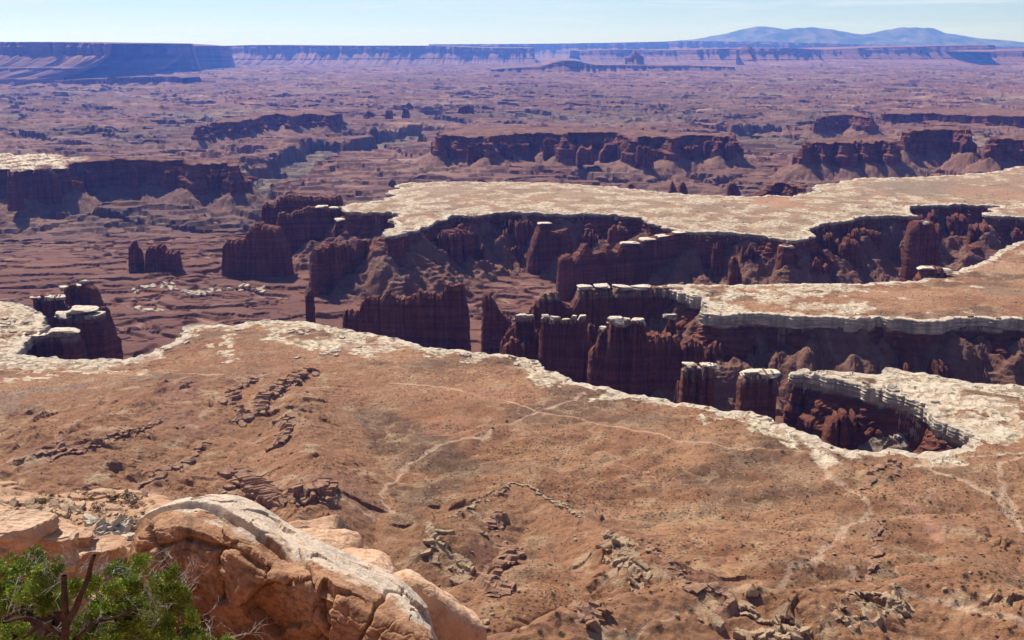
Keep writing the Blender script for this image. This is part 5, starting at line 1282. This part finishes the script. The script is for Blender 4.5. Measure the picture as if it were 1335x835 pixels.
for x0, x1, y0, y1, cnt, lab, grp in Z2:
    PL = [(x0 + (x1 - x0) * rg.random(), y0 + (y1 - y0) * rg.random()) for i in range(cnt)]; prehit(PL)
    for xx, yy in PL:
        shrub(xx, yy, 0.8 + 1.1 * rg.random() ** 2, lab, grp)
# countless small scrub on the benches: one ground cover
def scrub():
    r3 = np.random.default_rng(9); pts = []
    def area(x0, x1, y0, y1, cnt, s0, s1, z=0):
        px = x0 + (x1 - x0) * r3.random(cnt); py = y0 + (y1 - y0) * r3.random(cnt)
        q = np.array([P(a, b_, z)[:2] for a, b_ in zip(px, py)])
        ok = samp(ras_s, q[:, 0], q[:, 1]) > 8
        cl_ = fbm2(q[:, 0] / 60, q[:, 1] / 60, 3, 201.0) + 0.35 * r3.normal(size=cnt) > 0.0
        q = q[ok & cl_]; g = ground(q[:, 0], q[:, 1]); s_ = s0 + (s1 - s0) * r3.random(len(q)) ** 2
        m_ = np.hypot(q[:, 0], q[:, 1]) > 560; pts.append(np.column_stack([q, g, s_])[m_])
    area(530, 1400, 238, 300, 2600, 1.2, 3.0); area(920, 1400, 372, 416, 900, 0.9, 2.0)
    area(0, 700, 400, 500, 900, 0.5, 1.5); area(700, 1400, 470, 600, 700, 0.5, 1.6); area(-60, 1400, 470, 700, 17000, 0.5, 1.5); area(300, 1400, 640, 860, 12000, 0.35, 1.15)
    p = np.vstack(pts); n = len(p); K = 9
    d = r3.normal(size=(n, K, 3)); d /= np.linalg.norm(d, axis=2, keepdims=True); d[..., 2] = np.abs(d[..., 2]) * .8
    c = p[:, None, :3] + d * p[:, None, 3:4] * 0.6
    e1 = r3.normal(size=(n, K, 3)) * p[:, None, 3:4] * 0.38; e2 = r3.normal(size=(n, K, 3)) * p[:, None, 3:4] * 0.38
    V = np.stack([c - e1 * .5, c + e1 * .5, c + e2], 2).reshape(-1, 3); Q = np.arange(len(V)).reshape(-1, 3)
    o = mesh_obj('desert_scrub', V, None, SHRUBM, quads=Q, attrs={'tone': ('F', np.repeat(r3.random(n), K * 3))}); tag(o, kind='stuff')
scrub()
# ------------------------------------------------------------------ the overlook: red soil, slabs, boulders, juniper
SOILM = stone_material('red_soil', (0.34, 0.15, 0.085), (0.46, 0.25, 0.15), (0.18, 0.085, 0.05), 1.2, 0.05)
SHELFM = stone_material('shelf_soil', (0.40, 0.215, 0.12), (0.50, 0.31, 0.185), (0.22, 0.12, 0.07), 0.25, 0.4)
def sheet(name, x0, x1, y0, y1, nx, ny, fz, mat):
    X, Y = np.meshgrid(np.linspace(x0, x1, nx), np.linspace(y0, y1, ny)); x, y = X.ravel(), Y.ravel()
    o = mesh_obj(name, np.stack([x, y, fz(x, y)], 1), None, mat, quads=grid_quads(ny, nx), smooth=False)
    return o
def f_over(x, y):
    ye = 10.1 - 4.3 * sm(-1.6, 1.2, x) + 1.2 * fbm2(x / 2.2, y / 2.2 + 5, 3)
    z = 378.3 - 3.7 * sm(1.0, 6.6, y) + 0.12 * fbm2(x / 0.9, y / 0.9, 4) + 0.05 * fbm2(x / .2, y / .2, 3)
    z = z - sm(5.6, 7.5, y) * sm(-2.0, 0.5, x) * 1.5
    return z - 45 * sm(0, 9, y - ye) ** 0.8 - 20 * sm(5.6, 7.5, y) * sm(0.8, 4.0, x)
tag(sheet('overlook_soil', -26, 22, -9, 24, 620, 480, f_over, SOILM), kind='structure')
def f_shelf(x, y):
    ye = 156 + 9 * fbm2(x / 26, x * 0 + 2, 3) - 0.25 * (x + 60)
    z = 314.5 + 2.2 * fbm2(x / 30, y / 30, 4, 7.0) - 0.05 * (x + 60) + 0.5 * fbm2(x / 5, y / 5, 4) - 0.12 * np.maximum(0, y - 150)
    z = z + 0.5 * terrace(3 * fbm2(x / 12, y / 9, 3, 2.0), 1.0)
    return z - 120 * sm(0, 20, y - ye) - 90 * sm(95, 80, y) - 110 * sm(-26, -8, x) 
tag(sheet('rock_shelf', -190, 0, 78, 185, 420, 300, f_shelf, SHELFM), kind='structure')
rgs = np.random.default_rng(21)
def on_shelf(px, py):
    d = ray(px, py)
    for y in np.arange(90, 175, 0.5):
        t = y / d[1]; g = f_shelf(np.array([d[0] * t]), np.array([y]))[0]
        if g >= CAMZ + d[2] * t: return np.array([d[0] * t, y, g])
    return None
for i, (a, b_, s_) in enumerate([(126, 668, .9), (144, 653, .55), (152, 650, .5), (108, 655, .5), (171, 664, .45), (168, 652, .9), (178, 653, .6), (66, 652, .5), (42, 664, .5), (163, 676, .45), (150, 656, .4), (80, 658, .4), (186, 672, .4), (98, 668, .35), (177, 675, .35), (60, 668, .35)]):
    h = on_shelf(a, b_)
    if h is None: continue
    o = bpy.data.objects.new('shrub', SH[i % 4]); sc.collection.objects.link(o); o.location = h; o.scale = (s_, s_, s_ * 1.1)
    tag(o, 'low green bush on the orange shelf behind the flat slabs', 'shrub', 'bushes on the orange shelf')
def heap(px0, px1, py0, py1, cnt, size, label, mat, seed, flat=0.5):
    rg = np.random.default_rng(seed); VV, QQ, off = [], [], 0; last = None
    for i in range(cnt):
        h = on_shelf(px0 + (px1 - px0) * rg.random(), py0 + (py1 - py0) * rg.random())
        if h is None: continue
        s_ = size * (0.3 + rg.random() ** 2); V, Q = block(rg, s_, flat * (0.5 + rg.random()), .4)
        VV.append(V + h); QQ.append(Q + off); off += len(V)
    VV = np.vstack(VV); loc = tuple(float(v) for v in VV.mean(0))
    o = tag(mesh_obj('rock_heap', VV, None, mat, loc=loc, quads=np.vstack(QQ)), label if 'scattered' not in label else None, 'rock heap' if 'scattered' not in label else None, kind='stuff' if 'scattered' in label else None)
GREYM = stone_material('grey_stone', (0.42, 0.33, 0.24), (0.56, 0.47, 0.36), (0.24, 0.17, 0.12), 0.6, 0.3)
SHELFR = stone_material('shelf_stone', (0.46, 0.29, 0.17), (0.56, 0.40, 0.26), (0.28, 0.16, 0.10), 0.6, 0.3)
heap(118, 170, 680, 702, 90, 0.9, 'heap of pale grey broken stones beside the big boulder', GREYM, 3)
heap(0, 110, 655, 676, 60, 0.8, 'strip of rubble along the shelf above the flat slabs', SHELFR, 4)
heap(20, 190, 642, 690, 160, 0.5, 'small scattered stones over the orange shelf', SHELFR, 5)

SLABM = stone_material('slab_stone', (0.50, 0.30, 0.185), (0.60, 0.42, 0.28), (0.33, 0.17, 0.10), 1.6, 0.05)  # mottled orange-tan stone shared by all the flat slabs
BOULDM = None
def slab(px, z, thick, label, tilt=(0, 0), seed=1, mat=None, name='rock_slab'):
    """flat bedded slab: outline from the place it covers, real thickness, rough edges"""
    q = np.array([P(a, b_, z)[:2] for a, b_ in px]); q = orient(q); q = resample(q, 0.035)
    nn = normals(q, w=3); q = q + nn * (0.05 * fbm2(q[:, 0] / .3 + seed, q[:, 1] / .3, 4, gain=.65))[:, None]
    n = len(q); c = q.mean(0); V = []
    def zt(p, k): return z + (p[:, 0] - c[0]) * tilt[0] + (p[:, 1] - c[1]) * tilt[1] + 0.03 * fbm2(p[:, 0] / .35 + seed, p[:, 1] / .35, 4) + 0.012 * fbm2(p[:, 0] / .06, p[:, 1] / .06, 3)
    for d in np.linspace(1, 0, 16):
        out = 0.10 * np.sin(d * 7 + seed) * 0.25 + 0.022 * np.round(2.2 * pn2(np.full(n, d * thick / 0.07 + seed), q[:, 0] * 0.4)) + 0.012 * fbm2(q[:, 0] / .1, np.full(n, d * 5), 3)
        p = q + nn * (out - 0.03 * d)[:, None]; V.append(np.column_stack([p, zt(q, 0) - 0.02 - d * thick]))
    for f in (0.985, 0.96, 0.92, 0.86, 0.78, 0.68, 0.56, 0.44, 0.32, 0.2, 0.1, 0.02):
        p = c + (q - c) * f; V.append(np.column_stack([p, zt(p, 0) + (0.0 if f < 0.97 else -0.012)]))
    V = np.array(V); vv = V.reshape(-1, 3); loc = (float(c[0]), float(c[1]), float(z - thick))
    return tag(mesh_obj(name, vv, None, mat or SLABM, loc=loc, quads=grid_quads(len(V), n, wrap=True)), label, 'rock slab')
slab([(-60, 668), (30, 667), (58, 667), (76, 672), (66, 680), (45, 690), (0, 694), (-60, 700)], 375.75, 0.42, 'highest pale slab of the stack at the left edge', (0.03, 0.06), 1)
slab([(-70, 684), (20, 690), (40, 680), (90, 684), (103, 690), (92, 702), (40, 706), (0, 716), (-70, 722)], 375.6, 0.34, 'rounded slab under the highest one', (0.02, 0.05), 2)
slab([(92, 690), (126, 684), (120, 698), (96, 704)], 375.42, 0.20, 'small wedge slab tipped against its neighbour', (0.0, 0.1), 3)
slab([(-80, 716), (20, 708), (110, 698), (150, 697), (170, 702), (158, 714), (120, 722), (60, 732), (10, 734), (-80, 742)], 375.3, 0.5, 'widest flat orange slab running out to the boulder', (0.0, 0.02), 4)
slab([(86, 745), (110, 730), (150, 722), (172, 716), (190, 735), (176, 790), (120, 800), (90, 775)], 375.0, 0.6, 'plain sunlit slab between the juniper and the boulder', (0.02, -0.10), 5)
slab([(-80, 752), (10, 742), (70, 748), (60, 770), (0, 785), (-80, 800)], 374.85, 0.3, 'shaded low slab behind the left side of the juniper', (0, -0.05), 6)

# --- the big boulder: lofted sections along its back
def big_boulder():
    m, nt, b = newmat('boulder_stone'); n = NB(nt)
    tc = nt.nodes.new('ShaderNodeTexCoord').outputs['Object']
    pt = n.attr('top').outputs['Fac']
    a = n.noise(tc, 1.6, 6, 0.65); d = n.noise(tc, 9.0, 6, 0.7); e = n.noise(tc, 3.2, 5, 0.7, 0.6)
    red = n.mix(n.ramp(a, [(0.36, 0.0), (0.62, 1.0)]), (0.36, 0.165, 0.08), (0.50, 0.28, 0.155))
    red = n.mix(n.ramp(d, [(0.38, 0.7), (0.52, 0.0)]), red, (0.20, 0.09, 0.045))
    red = n.mix(n.ramp(n.noise(n.mapping(tc, (1.2, 1.2, 0.7)), 2.0, 5, 0.7, 1.2), [(0.54, 0.0), (0.66, 0.7)]), red, (0.14, 0.075, 0.05))
    wht = n.mix(n.ramp(d, [(0.36, 0.8), (0.50, 0.0)]), (0.66, 0.51, 0.37), (0.50, 0.35, 0.24))
    wht = n.mix(n.ramp(e, [(0.52, 0.0), (0.60, 0.6)]), wht, (0.34, 0.29, 0.25))
    f = n.ramp(n.math('ADD', pt, n.math('MULTIPLY', n.math('SUBTRACT', e, 0.5), 1.3)), [(0.40, 0.0), (0.62, 1.0)])
    n.link(n.mix(f, red, wht), b.inputs['Base Color'])
    lich = n.ramp(n.noise(tc, 26, 6, 0.8), [(0.56, 0.0), (0.60, 0.8)])
    b.inputs['Base Color'].links[0].from_socket
    cur = b.inputs['Base Color'].links[0].from_socket; n.link(n.mix(n.math('MULTIPLY', lich, 0.6), cur, (0.13, 0.085, 0.06)), b.inputs['Base Color'])
    h = n.math('ADD', n.math('MULTIPLY', d, 0.6), n.math('ADD', a, n.math('MULTIPLY', n.noise(tc, 45, 6, 0.75), 0.5)))
    n.link(n.bump(h, 0.9, 0.04), b.inputs['Normal'])
    #  photo x, crest row, crest distance, front edge row, front edge distance
    S = np.array([(158, 735, 9.9, 765, 9.6), (166, 712, 9.9, 742, 9.45), (180, 688, 9.9, 712, 9.35), (200, 668, 9.9, 690, 9.3), (235, 656, 9.95, 684, 9.25), (265, 650, 10.0, 694, 9.2), (300, 655, 10.0, 712, 9.05), (340, 672, 9.95, 732, 8.95), (370, 690, 9.9, 750, 8.85),
                  (400, 705, 9.8, 764, 8.75), (440, 724, 9.7, 782, 8.6), (480, 742, 9.6, 800, 8.5), (515, 764, 9.4, 815, 8.4), (545, 788, 9.2, 828, 8.3), (560, 812, 9.0, 845, 8.2), (566, 850, 8.8, 880, 8.1)])
    ns, nw = 620, 420
    t = np.linspace(0, 1, ns); ts = np.linspace(0, 1, len(S))
    cr = np.array([PD(a_[0], a_[1], a_[2]) for a_ in S]); fe = np.array([PD(a_[0], a_[3], a_[4]) for a_ in S])
    def ip(arr):
        o = np.stack([np.interp(t, ts, arr[:, k]) for k in range(3)], 1)
        k_ = np.hanning(13); k_ /= k_.sum()
        return np.stack([np.convolve(np.pad(o[:, j], 6, mode='edge'), k_, 'valid') for j in range(3)], 1)
    cr = ip(cr); fe = ip(fe)
    endw = np.sqrt(np.clip(1 - (2 * t - 1) ** 8, 0, 1))
    ctrl = []; base = 373.2
    # section points: back foot, back, crest, top middle, front edge, face belly, foot
    up = np.array([0, 0, 1.0]); bk = np.array([0, 1.0, 0])
    c0 = cr + bk * 0.9; c0[:, 2] = base; c1 = cr + bk * 0.85 - up * 0.7; c2 = cr + bk * 0.35 - up * 0.12
    m1 = cr * 0.5 + fe * 0.5 + up * 0.10
    b1 = fe - bk * 0.10 - up * 0.25; b2 = fe - bk * (0.02) - up * 0.75; b3 = fe + bk * 0.12 - up * 1.2; b4 = fe + bk * 0.2; b4[:, 2] = base - 0.4
    b3[:, 2] = np.maximum(b3[:, 2], base - 0.2)
    C = np.array([c0, c1, c2, cr, m1, fe, b1, b2, b3, b4])
    wk = np.array([0, .12, .22, .30, .45, .58, .66, .78, .9, 1.0]); w = np.linspace(0, 1, nw)
    # smooth through control points
    V = np.zeros((nw, ns, 3))
    for k in range(3):
        for j in range(ns): V[:, j, k] = np.interp(w, wk, C[:, j, k])
    kk = np.hanning(11); kk /= kk.sum()
    for k in range(3):
        pad = np.pad(V[:, :, k], ((5, 5), (0, 0)), mode='edge')
        V[:, :, k] = sum(kk[i] * pad[i:i + nw] for i in range(11))
    # pull the ends in
    mid = V.mean(0, keepdims=True); V = mid + (V - mid) * (0.15 + 0.85 * endw)[None, :, None] * 1.0
    du = np.gradient(V, axis=1); dw = np.gradient(V, axis=0); nr = np.cross(du, dw); nr /= np.maximum(np.linalg.norm(nr, axis=2, keepdims=True), 1e-9)
    if nr[nw // 2, ns // 2, 2] < 0: nr = -nr
    x, y, z = V[..., 0], V[..., 1], V[..., 2]
    T, Wg = np.meshgrid(t, w)
    big = fbm3(x / 0.9, y / 0.9, z / 0.9, 3); med = fbm3(x / 0.28, y / 0.28, z / 0.28, 4, .6); fine = fbm3(x / .06, y / .06, z / .06, 3, .6)
    face = sm(0.50, 0.62, Wg)
    # broken faces: many flat facets meeting at sharp edges
    rgf = np.random.default_rng(12); P3 = np.stack([x, y, z], -1); fac = np.zeros_like(x)
    seeds = P3.reshape(-1, 3)[rgf.integers(0, x.size, 70)]; fn = rgf.normal(size=(70, 3)) * 0.30; fo = rgf.normal(size=70) * 0.035
    best = np.full(x.shape, 1e9); b2_ = np.full(x.shape, 1e9)
    wrp = 0.12 * np.stack([fbm3(x / .3 + k_ * 5, y / .3, z / .3, 3) for k_ in range(3)], -1)
    for s3, f3, o3 in zip(seeds, fn, fo):
        dv = P3 + wrp - s3; dd_ = np.sqrt((dv ** 2).sum(-1)); val = (dv * f3).sum(-1) + o3
        nb_ = dd_ < best; b2_ = np.where(nb_, best, np.minimum(b2_, dd_)); fac = np.where(nb_, val, fac); best = np.where(nb_, dd_, best)
    edge_ = sm(0.03, 0.0, b2_ - best)
    dsp = 0.05 * big + 0.016 * med * (0.8 + 0.8 * face) + 0.006 * fine + np.clip(fac, -.12, .12) * (0.25 + 0.60 * face) - 0.02 * edge_ * face
    # thin beds along the stone
    bedc = (z + 0.25 * (x - x.mean()) * 0.9) / 0.085 + 1.2 * med
    bf = bedc - np.floor(bedc); dsp += 0.014 * (sm(0.0, 0.2, bf) * sm(1.0, 0.75, bf) - .5) * (0.35 + 0.65 * face) * (hsh(np.floor(bedc), 5) > 0.3)
    # long crack that parts the white top plate from the body, and a few lesser ones
    wc = 0.345 + 0.30 * sm(0.12, 0.62, T) * 0.62 + 0.012 * pn2(T * 14, T * 0 + 2) + 0.02 * pn2(T * 5, T * 0)
    on = sm(0.10, 0.16, T) * sm(0.56, 0.53, T)
    dd = Wg - wc
    dsp += on * (-0.13 * np.exp(-(dd / 0.0055) ** 2) + 0.05 * sm(0.0, -0.012, dd) * sm(-0.12, -0.02, dd) - 0.03 * sm(0, 0.02, dd) * sm(.1, .03, dd))
    wc2 = 0.66 - 0.16 * T + 0.02 * pn2(T * 11, T * 0 + 7); dsp -= 0.06 * np.exp(-((Wg - wc2) / 0.007) ** 2) * sm(.1, .2, T) * sm(.55, .45, T)
    tc2 = 0.60 + 0.25 * (Wg - 0.5) + 0.015 * pn2(Wg * 12, Wg * 0 + 4); dsp -= 0.08 * np.exp(-((T - tc2) / 0.005) ** 2) * sm(.42, .5, Wg)
    tc3 = 0.80 - 0.3 * (Wg - 0.4) + 0.015 * pn2(Wg * 12, Wg * 0 + 9); dsp -= 0.05 * np.exp(-((T - tc3) / 0.004) ** 2) * sm(.3, .36, Wg)
    V = V + nr * dsp[..., None]
    top = (sm(0.60, 0.38, Wg + 0.30 * (0.35 - T) * (T < .35) + 0.05 * med) * sm(0.0, 0.25, T + 0.15)).ravel()
    loc = (float(V[..., 0].mean()), float(V[..., 1].mean()), base)
    q = grid_quads(nw, ns)
    o = mesh_obj('boulder', V.reshape(-1, 3), None, m, loc=loc, quads=q, attrs={'top': ('F', top)})
    tag(o, 'huge cracked boulder with a white weathered top beside the juniper', 'boulder')
    return m
BOULDM = big_boulder()
def lump(ctr_px, dist, size, label, seed, mat, tilt=(0, 0, 0)):
    v, f = rock_shape(seed, 6, 13, 9)
    v = v * np.array(size); v += 0.05 * np.stack([fbm3(v[:, 0] / .5 + k * 7, v[:, 1] / .5, v[:, 2] / .5, 4, .6) for k in range(3)], 1) + 0.008 * np.stack([fbm3(v[:, 0] / .05 + k * 7, v[:, 1] / .05, v[:, 2] / .05, 3, .6) for k in range(3)], 1)
    c = PD(ctr_px[0], ctr_px[1], dist)
    o = mesh_obj('boulder', v, None, mat, quads=None, faces_np=f) if False else None
    me = bpy.data.meshes.new('boulder'); me.from_pydata(v.tolist(), [], f.tolist()); me.materials.append(mat); me.update()
    o = bpy.data.objects.new('boulder', me); sc.collection.objects.link(o); o.location = c; o.rotation_euler = tilt
    tag(o, label, 'boulder'); return o
ORM = stone_material('orange_stone', (0.55, 0.32, 0.19), (0.66, 0.44, 0.28), (0.40, 0.21, 0.12), 1.2, 0.05)
lump((548, 868), 10.2, (0.86, 0.72, 0.80), 'smooth orange boulder half hidden behind the right end of the big one', 12, ORM, (0, 0.75, 0.2))
lump((480, 770), 10.9, (0.62, 0.7, 0.40), 'pale boulder wedged behind the big cracked one', 15, ORM, (0, 0.45, 0))
lump((425, 735), 11.3, (0.42, 0.5, 0.36), 'rounded pink boulder showing over the back of the big one', 19, ORM, (0, 0.2, 0))

# --- juniper
JUNM = leaf_material('juniper_leaf', (0.070, 0.105, 0.015), (0.38, 0.47, 0.070))
BARKM = stone_material('juniper_bark', (0.055, 0.034, 0.028), (0.10, 0.065, 0.05), (0.025, 0.016, 0.013), 6.0, 0.02)
def tube(pts, r0, r1, rg, k=7, wob=0.02, step=0.05):
    p = np.array(pts, float); seg = np.linalg.norm(np.diff(p, axis=0), axis=1); s0 = np.concatenate([[0], np.cumsum(seg)])
    n = max(4, int(s0[-1] / step)); s = np.linspace(0, s0[-1], n)
    c = np.stack([np.interp(s, s0, p[:, j]) for j in range(3)], 1)
    ph = rg.random(3) * 50
    for j in range(3): c[:, j] += wob * fbm2(s / 0.22 + ph[j], s * 0 + j, 3) * (s / s0[-1]) 
    r = np.interp(s, [0, s0[-1]], [r0, r1]) * (1 + .15 * fbm2(s / .08 + ph[0], s * 0, 2))
    tg = np.gradient(c, axis=0); tg /= np.linalg.norm(tg, axis=1)[:, None]
    a = np.cross(tg, [0.3, 0.9, 0.2]); a /= np.linalg.norm(a, axis=1)[:, None]; b_ = np.cross(tg, a)
    th = np.arange(k) / k * 2 * np.pi
    V = c[:, None] + r[:, None, None] * (np.cos(th)[None, :, None] * a[:, None] + np.sin(th)[None, :, None] * b_[:, None])
    V = V.reshape(-1, 3); return V, grid_quads(n, k, wrap=True), c
def juniper():
    rg = np.random.default_rng(77)
    base = PD(82, 900, 7.0); root = empty('juniper_tree', tuple(base)); tag(root, 'green juniper with bare grey twigs and a dark dead snag before the slabs', 'tree')
    o_ = np.array(base)
    def part(name, VQ, mat):
        VV, QQ, off = [], [], 0
        for V, Q in VQ: VV.append(V); QQ.append(Q + off); off += len(V)
        return mesh_obj(name, np.vstack(VV) - o_, None, mat, quads=np.vstack(QQ), parent=root)
    V, Q, c = tube([PD(84, 905, 6.7), PD(84, 835, 6.55), PD(86, 800, 6.5), PD(84, 765, 6.5), PD(83, 752, 6.5)], 0.042, 0.017, rg, 9); part('trunk', [(V, Q)], BARKM)
    V, Q, c2 = tube([PD(88, 812, 6.5), PD(100, 790, 6.48), PD(110, 765, 6.46), PD(117, 742, 6.45), PD(124, 724, 6.42)], 0.025, 0.012, rg, 8); part('dead_snag', [(V, Q)], BARKM)
    limbs = [([(84, 850), (60, 815), (30, 800), (0, 790), (-30, 780)], 7.1, .03), ([(84, 840), (66, 800), (40, 790), (28, 770), (20, 750)], 7.2, .026), ([(86, 850), (110, 830), (140, 800), (160, 775), (172, 755)], 7.0, .03),
             ([(86, 860), (130, 845), (180, 820), (215, 790), (228, 765)], 7.1, .032), ([(80, 870), (50, 845), (20, 830), (-20, 835)], 6.8, .03), ([(90, 870), (150, 850), (220, 840), (270, 838)], 6.9, .026),
             ([(70, 812), (45, 822), (30, 835)], 6.55, .02), ([(86, 830), (60, 815), (30, 803), (5, 812)], 6.55, .024), ([(88, 845), (120, 812), (150, 806), (185, 790)], 6.6, .020), ([(57, 835), (72, 800), (74, 780), (72, 765)], 7.3, .024), ([(0, 812), (25, 795), (50, 790)], 6.8, .018)]
    for px, dist, r0 in limbs:
        V, Q, c = tube([PD(a, b_, dist + 0.1 * i * (rg.random() - .5)) for i, (a, b_) in enumerate(px)], r0, r0 * .35, rg, 7, .04)
        mesh_obj('branch', V - o_, None, BARKM, quads=Q, parent=root)
    # bare grey twigs
    tw = []
    starts = [(84, 757, 6.9), (118, 745, 6.85), (110, 765, 6.85), (95, 775, 6.9), (170, 760, 6.9), (180, 745, 6.9), (215, 775, 6.95), (228, 750, 6.95), (236, 800, 6.9), (210, 800, 6.85), (60, 770, 7.0), (190, 810, 6.8), (275, 828, 6.9), (298, 822, 6.9), (230, 760, 6.9), (240, 785, 6.9),
              (100, 800, 6.8), (110, 815, 6.8), (125, 800, 6.8), (30, 800, 6.8), (10, 790, 6.8), (60, 820, 6.8), (165, 770, 6.85), (185, 765, 6.9), (205, 785, 6.8), (130, 760, 6.9), (140, 745, 6.95), (90, 735, 7.0)]
    def twig(p, d, L, r, depth):
        q = [p]; dd = d
        for i in range(4):
            dd = dd + rg.normal(size=3) * 0.32; dd /= np.linalg.norm(dd); q.append(q[-1] + dd * L / 4)
            if depth > 0 and rg.random() < 0.8:
                e = dd + rg.normal(size=3) * 0.7; e /= np.linalg.norm(e); twig(q[-1], e, L * 0.6, r * .6, depth - 1)
        V, Q, _ = tube(q, r, r * .4, rg, 4, .006, 0.03); tw.append((V, Q))
    for a, b_, dist in starts:
        p = PD(a, b_ + 10, dist)
        for k in range(2):
            d = np.array([rg.normal() * .7 + .25, rg.normal() * .3, 0.5 + rg.random() * .6]); d /= np.linalg.norm(d); twig(p, d, 0.17 + 0.10 * rg.random(), 0.0042, 2)
    part('bare_twigs', tw, WOODM)
    # foliage masses: (photo x, row, radius px)
    mass = [(8, 745, 26), (38, 742, 24), (62, 745, 16), (20, 768, 28), (48, 775, 20), (2, 775, 24), (-10, 800, 26), (150, 742, 9), (185, 735, 8), (170, 780, 16), (200, 820, 20), (120, 800, 14), (100, 845, 18), (170, 845, 22), (205, 845, 22), (250, 805, 10), (225, 750, 8), (110, 770, 7), (30, 790, 14), (60, 795, 12), (55, 760, 14), (76, 768, 17), (64, 775, 14), (80, 782, 10), (25, 835, 16), (8, 828, 18), (45, 842, 16), (70, 842, 14),
            (150, 768, 14), (165, 752, 12), (172, 765, 14), (160, 785, 22), (140, 795, 20), (178, 790, 22), (150, 815, 22), (175, 815, 24), (195, 800, 16), (130, 820, 16), (110, 835, 18), (140, 838, 20), (215, 765, 18), (232, 768, 16), (220, 785, 20), (205, 775, 14), (236, 785, 12), (190, 830, 24), (215, 815, 14), (245, 830, 18), (230, 845, 22), (268, 842, 14), (300, 838, 8), (120, 760, 8), (100, 815, 12), (95, 765, 9), (130, 785, 10)]
    cen, rad = [], []
    for a, b_, rp in mass:
        ctr = PD(a, b_, 7.0 + 0.25 * rg.normal()); R_ = rp * 0.0058
        for k in range(max(4, int(rp * 0.80))):
            d = rg.normal(size=3); d /= np.linalg.norm(d); cen.append(ctr + d * R_ * rg.random() ** .5 * np.array([1, 1.2, .9])); rad.append(0.028 + 0.022 * rg.random())
    V, Q, tn = tufts(cen, rad, 170, 0.015, rg, .5)
    mesh_obj('crown', V - o_, None, JUNM, quads=Q, parent=root, attrs={'tone': ('F', tn)})
juniper()
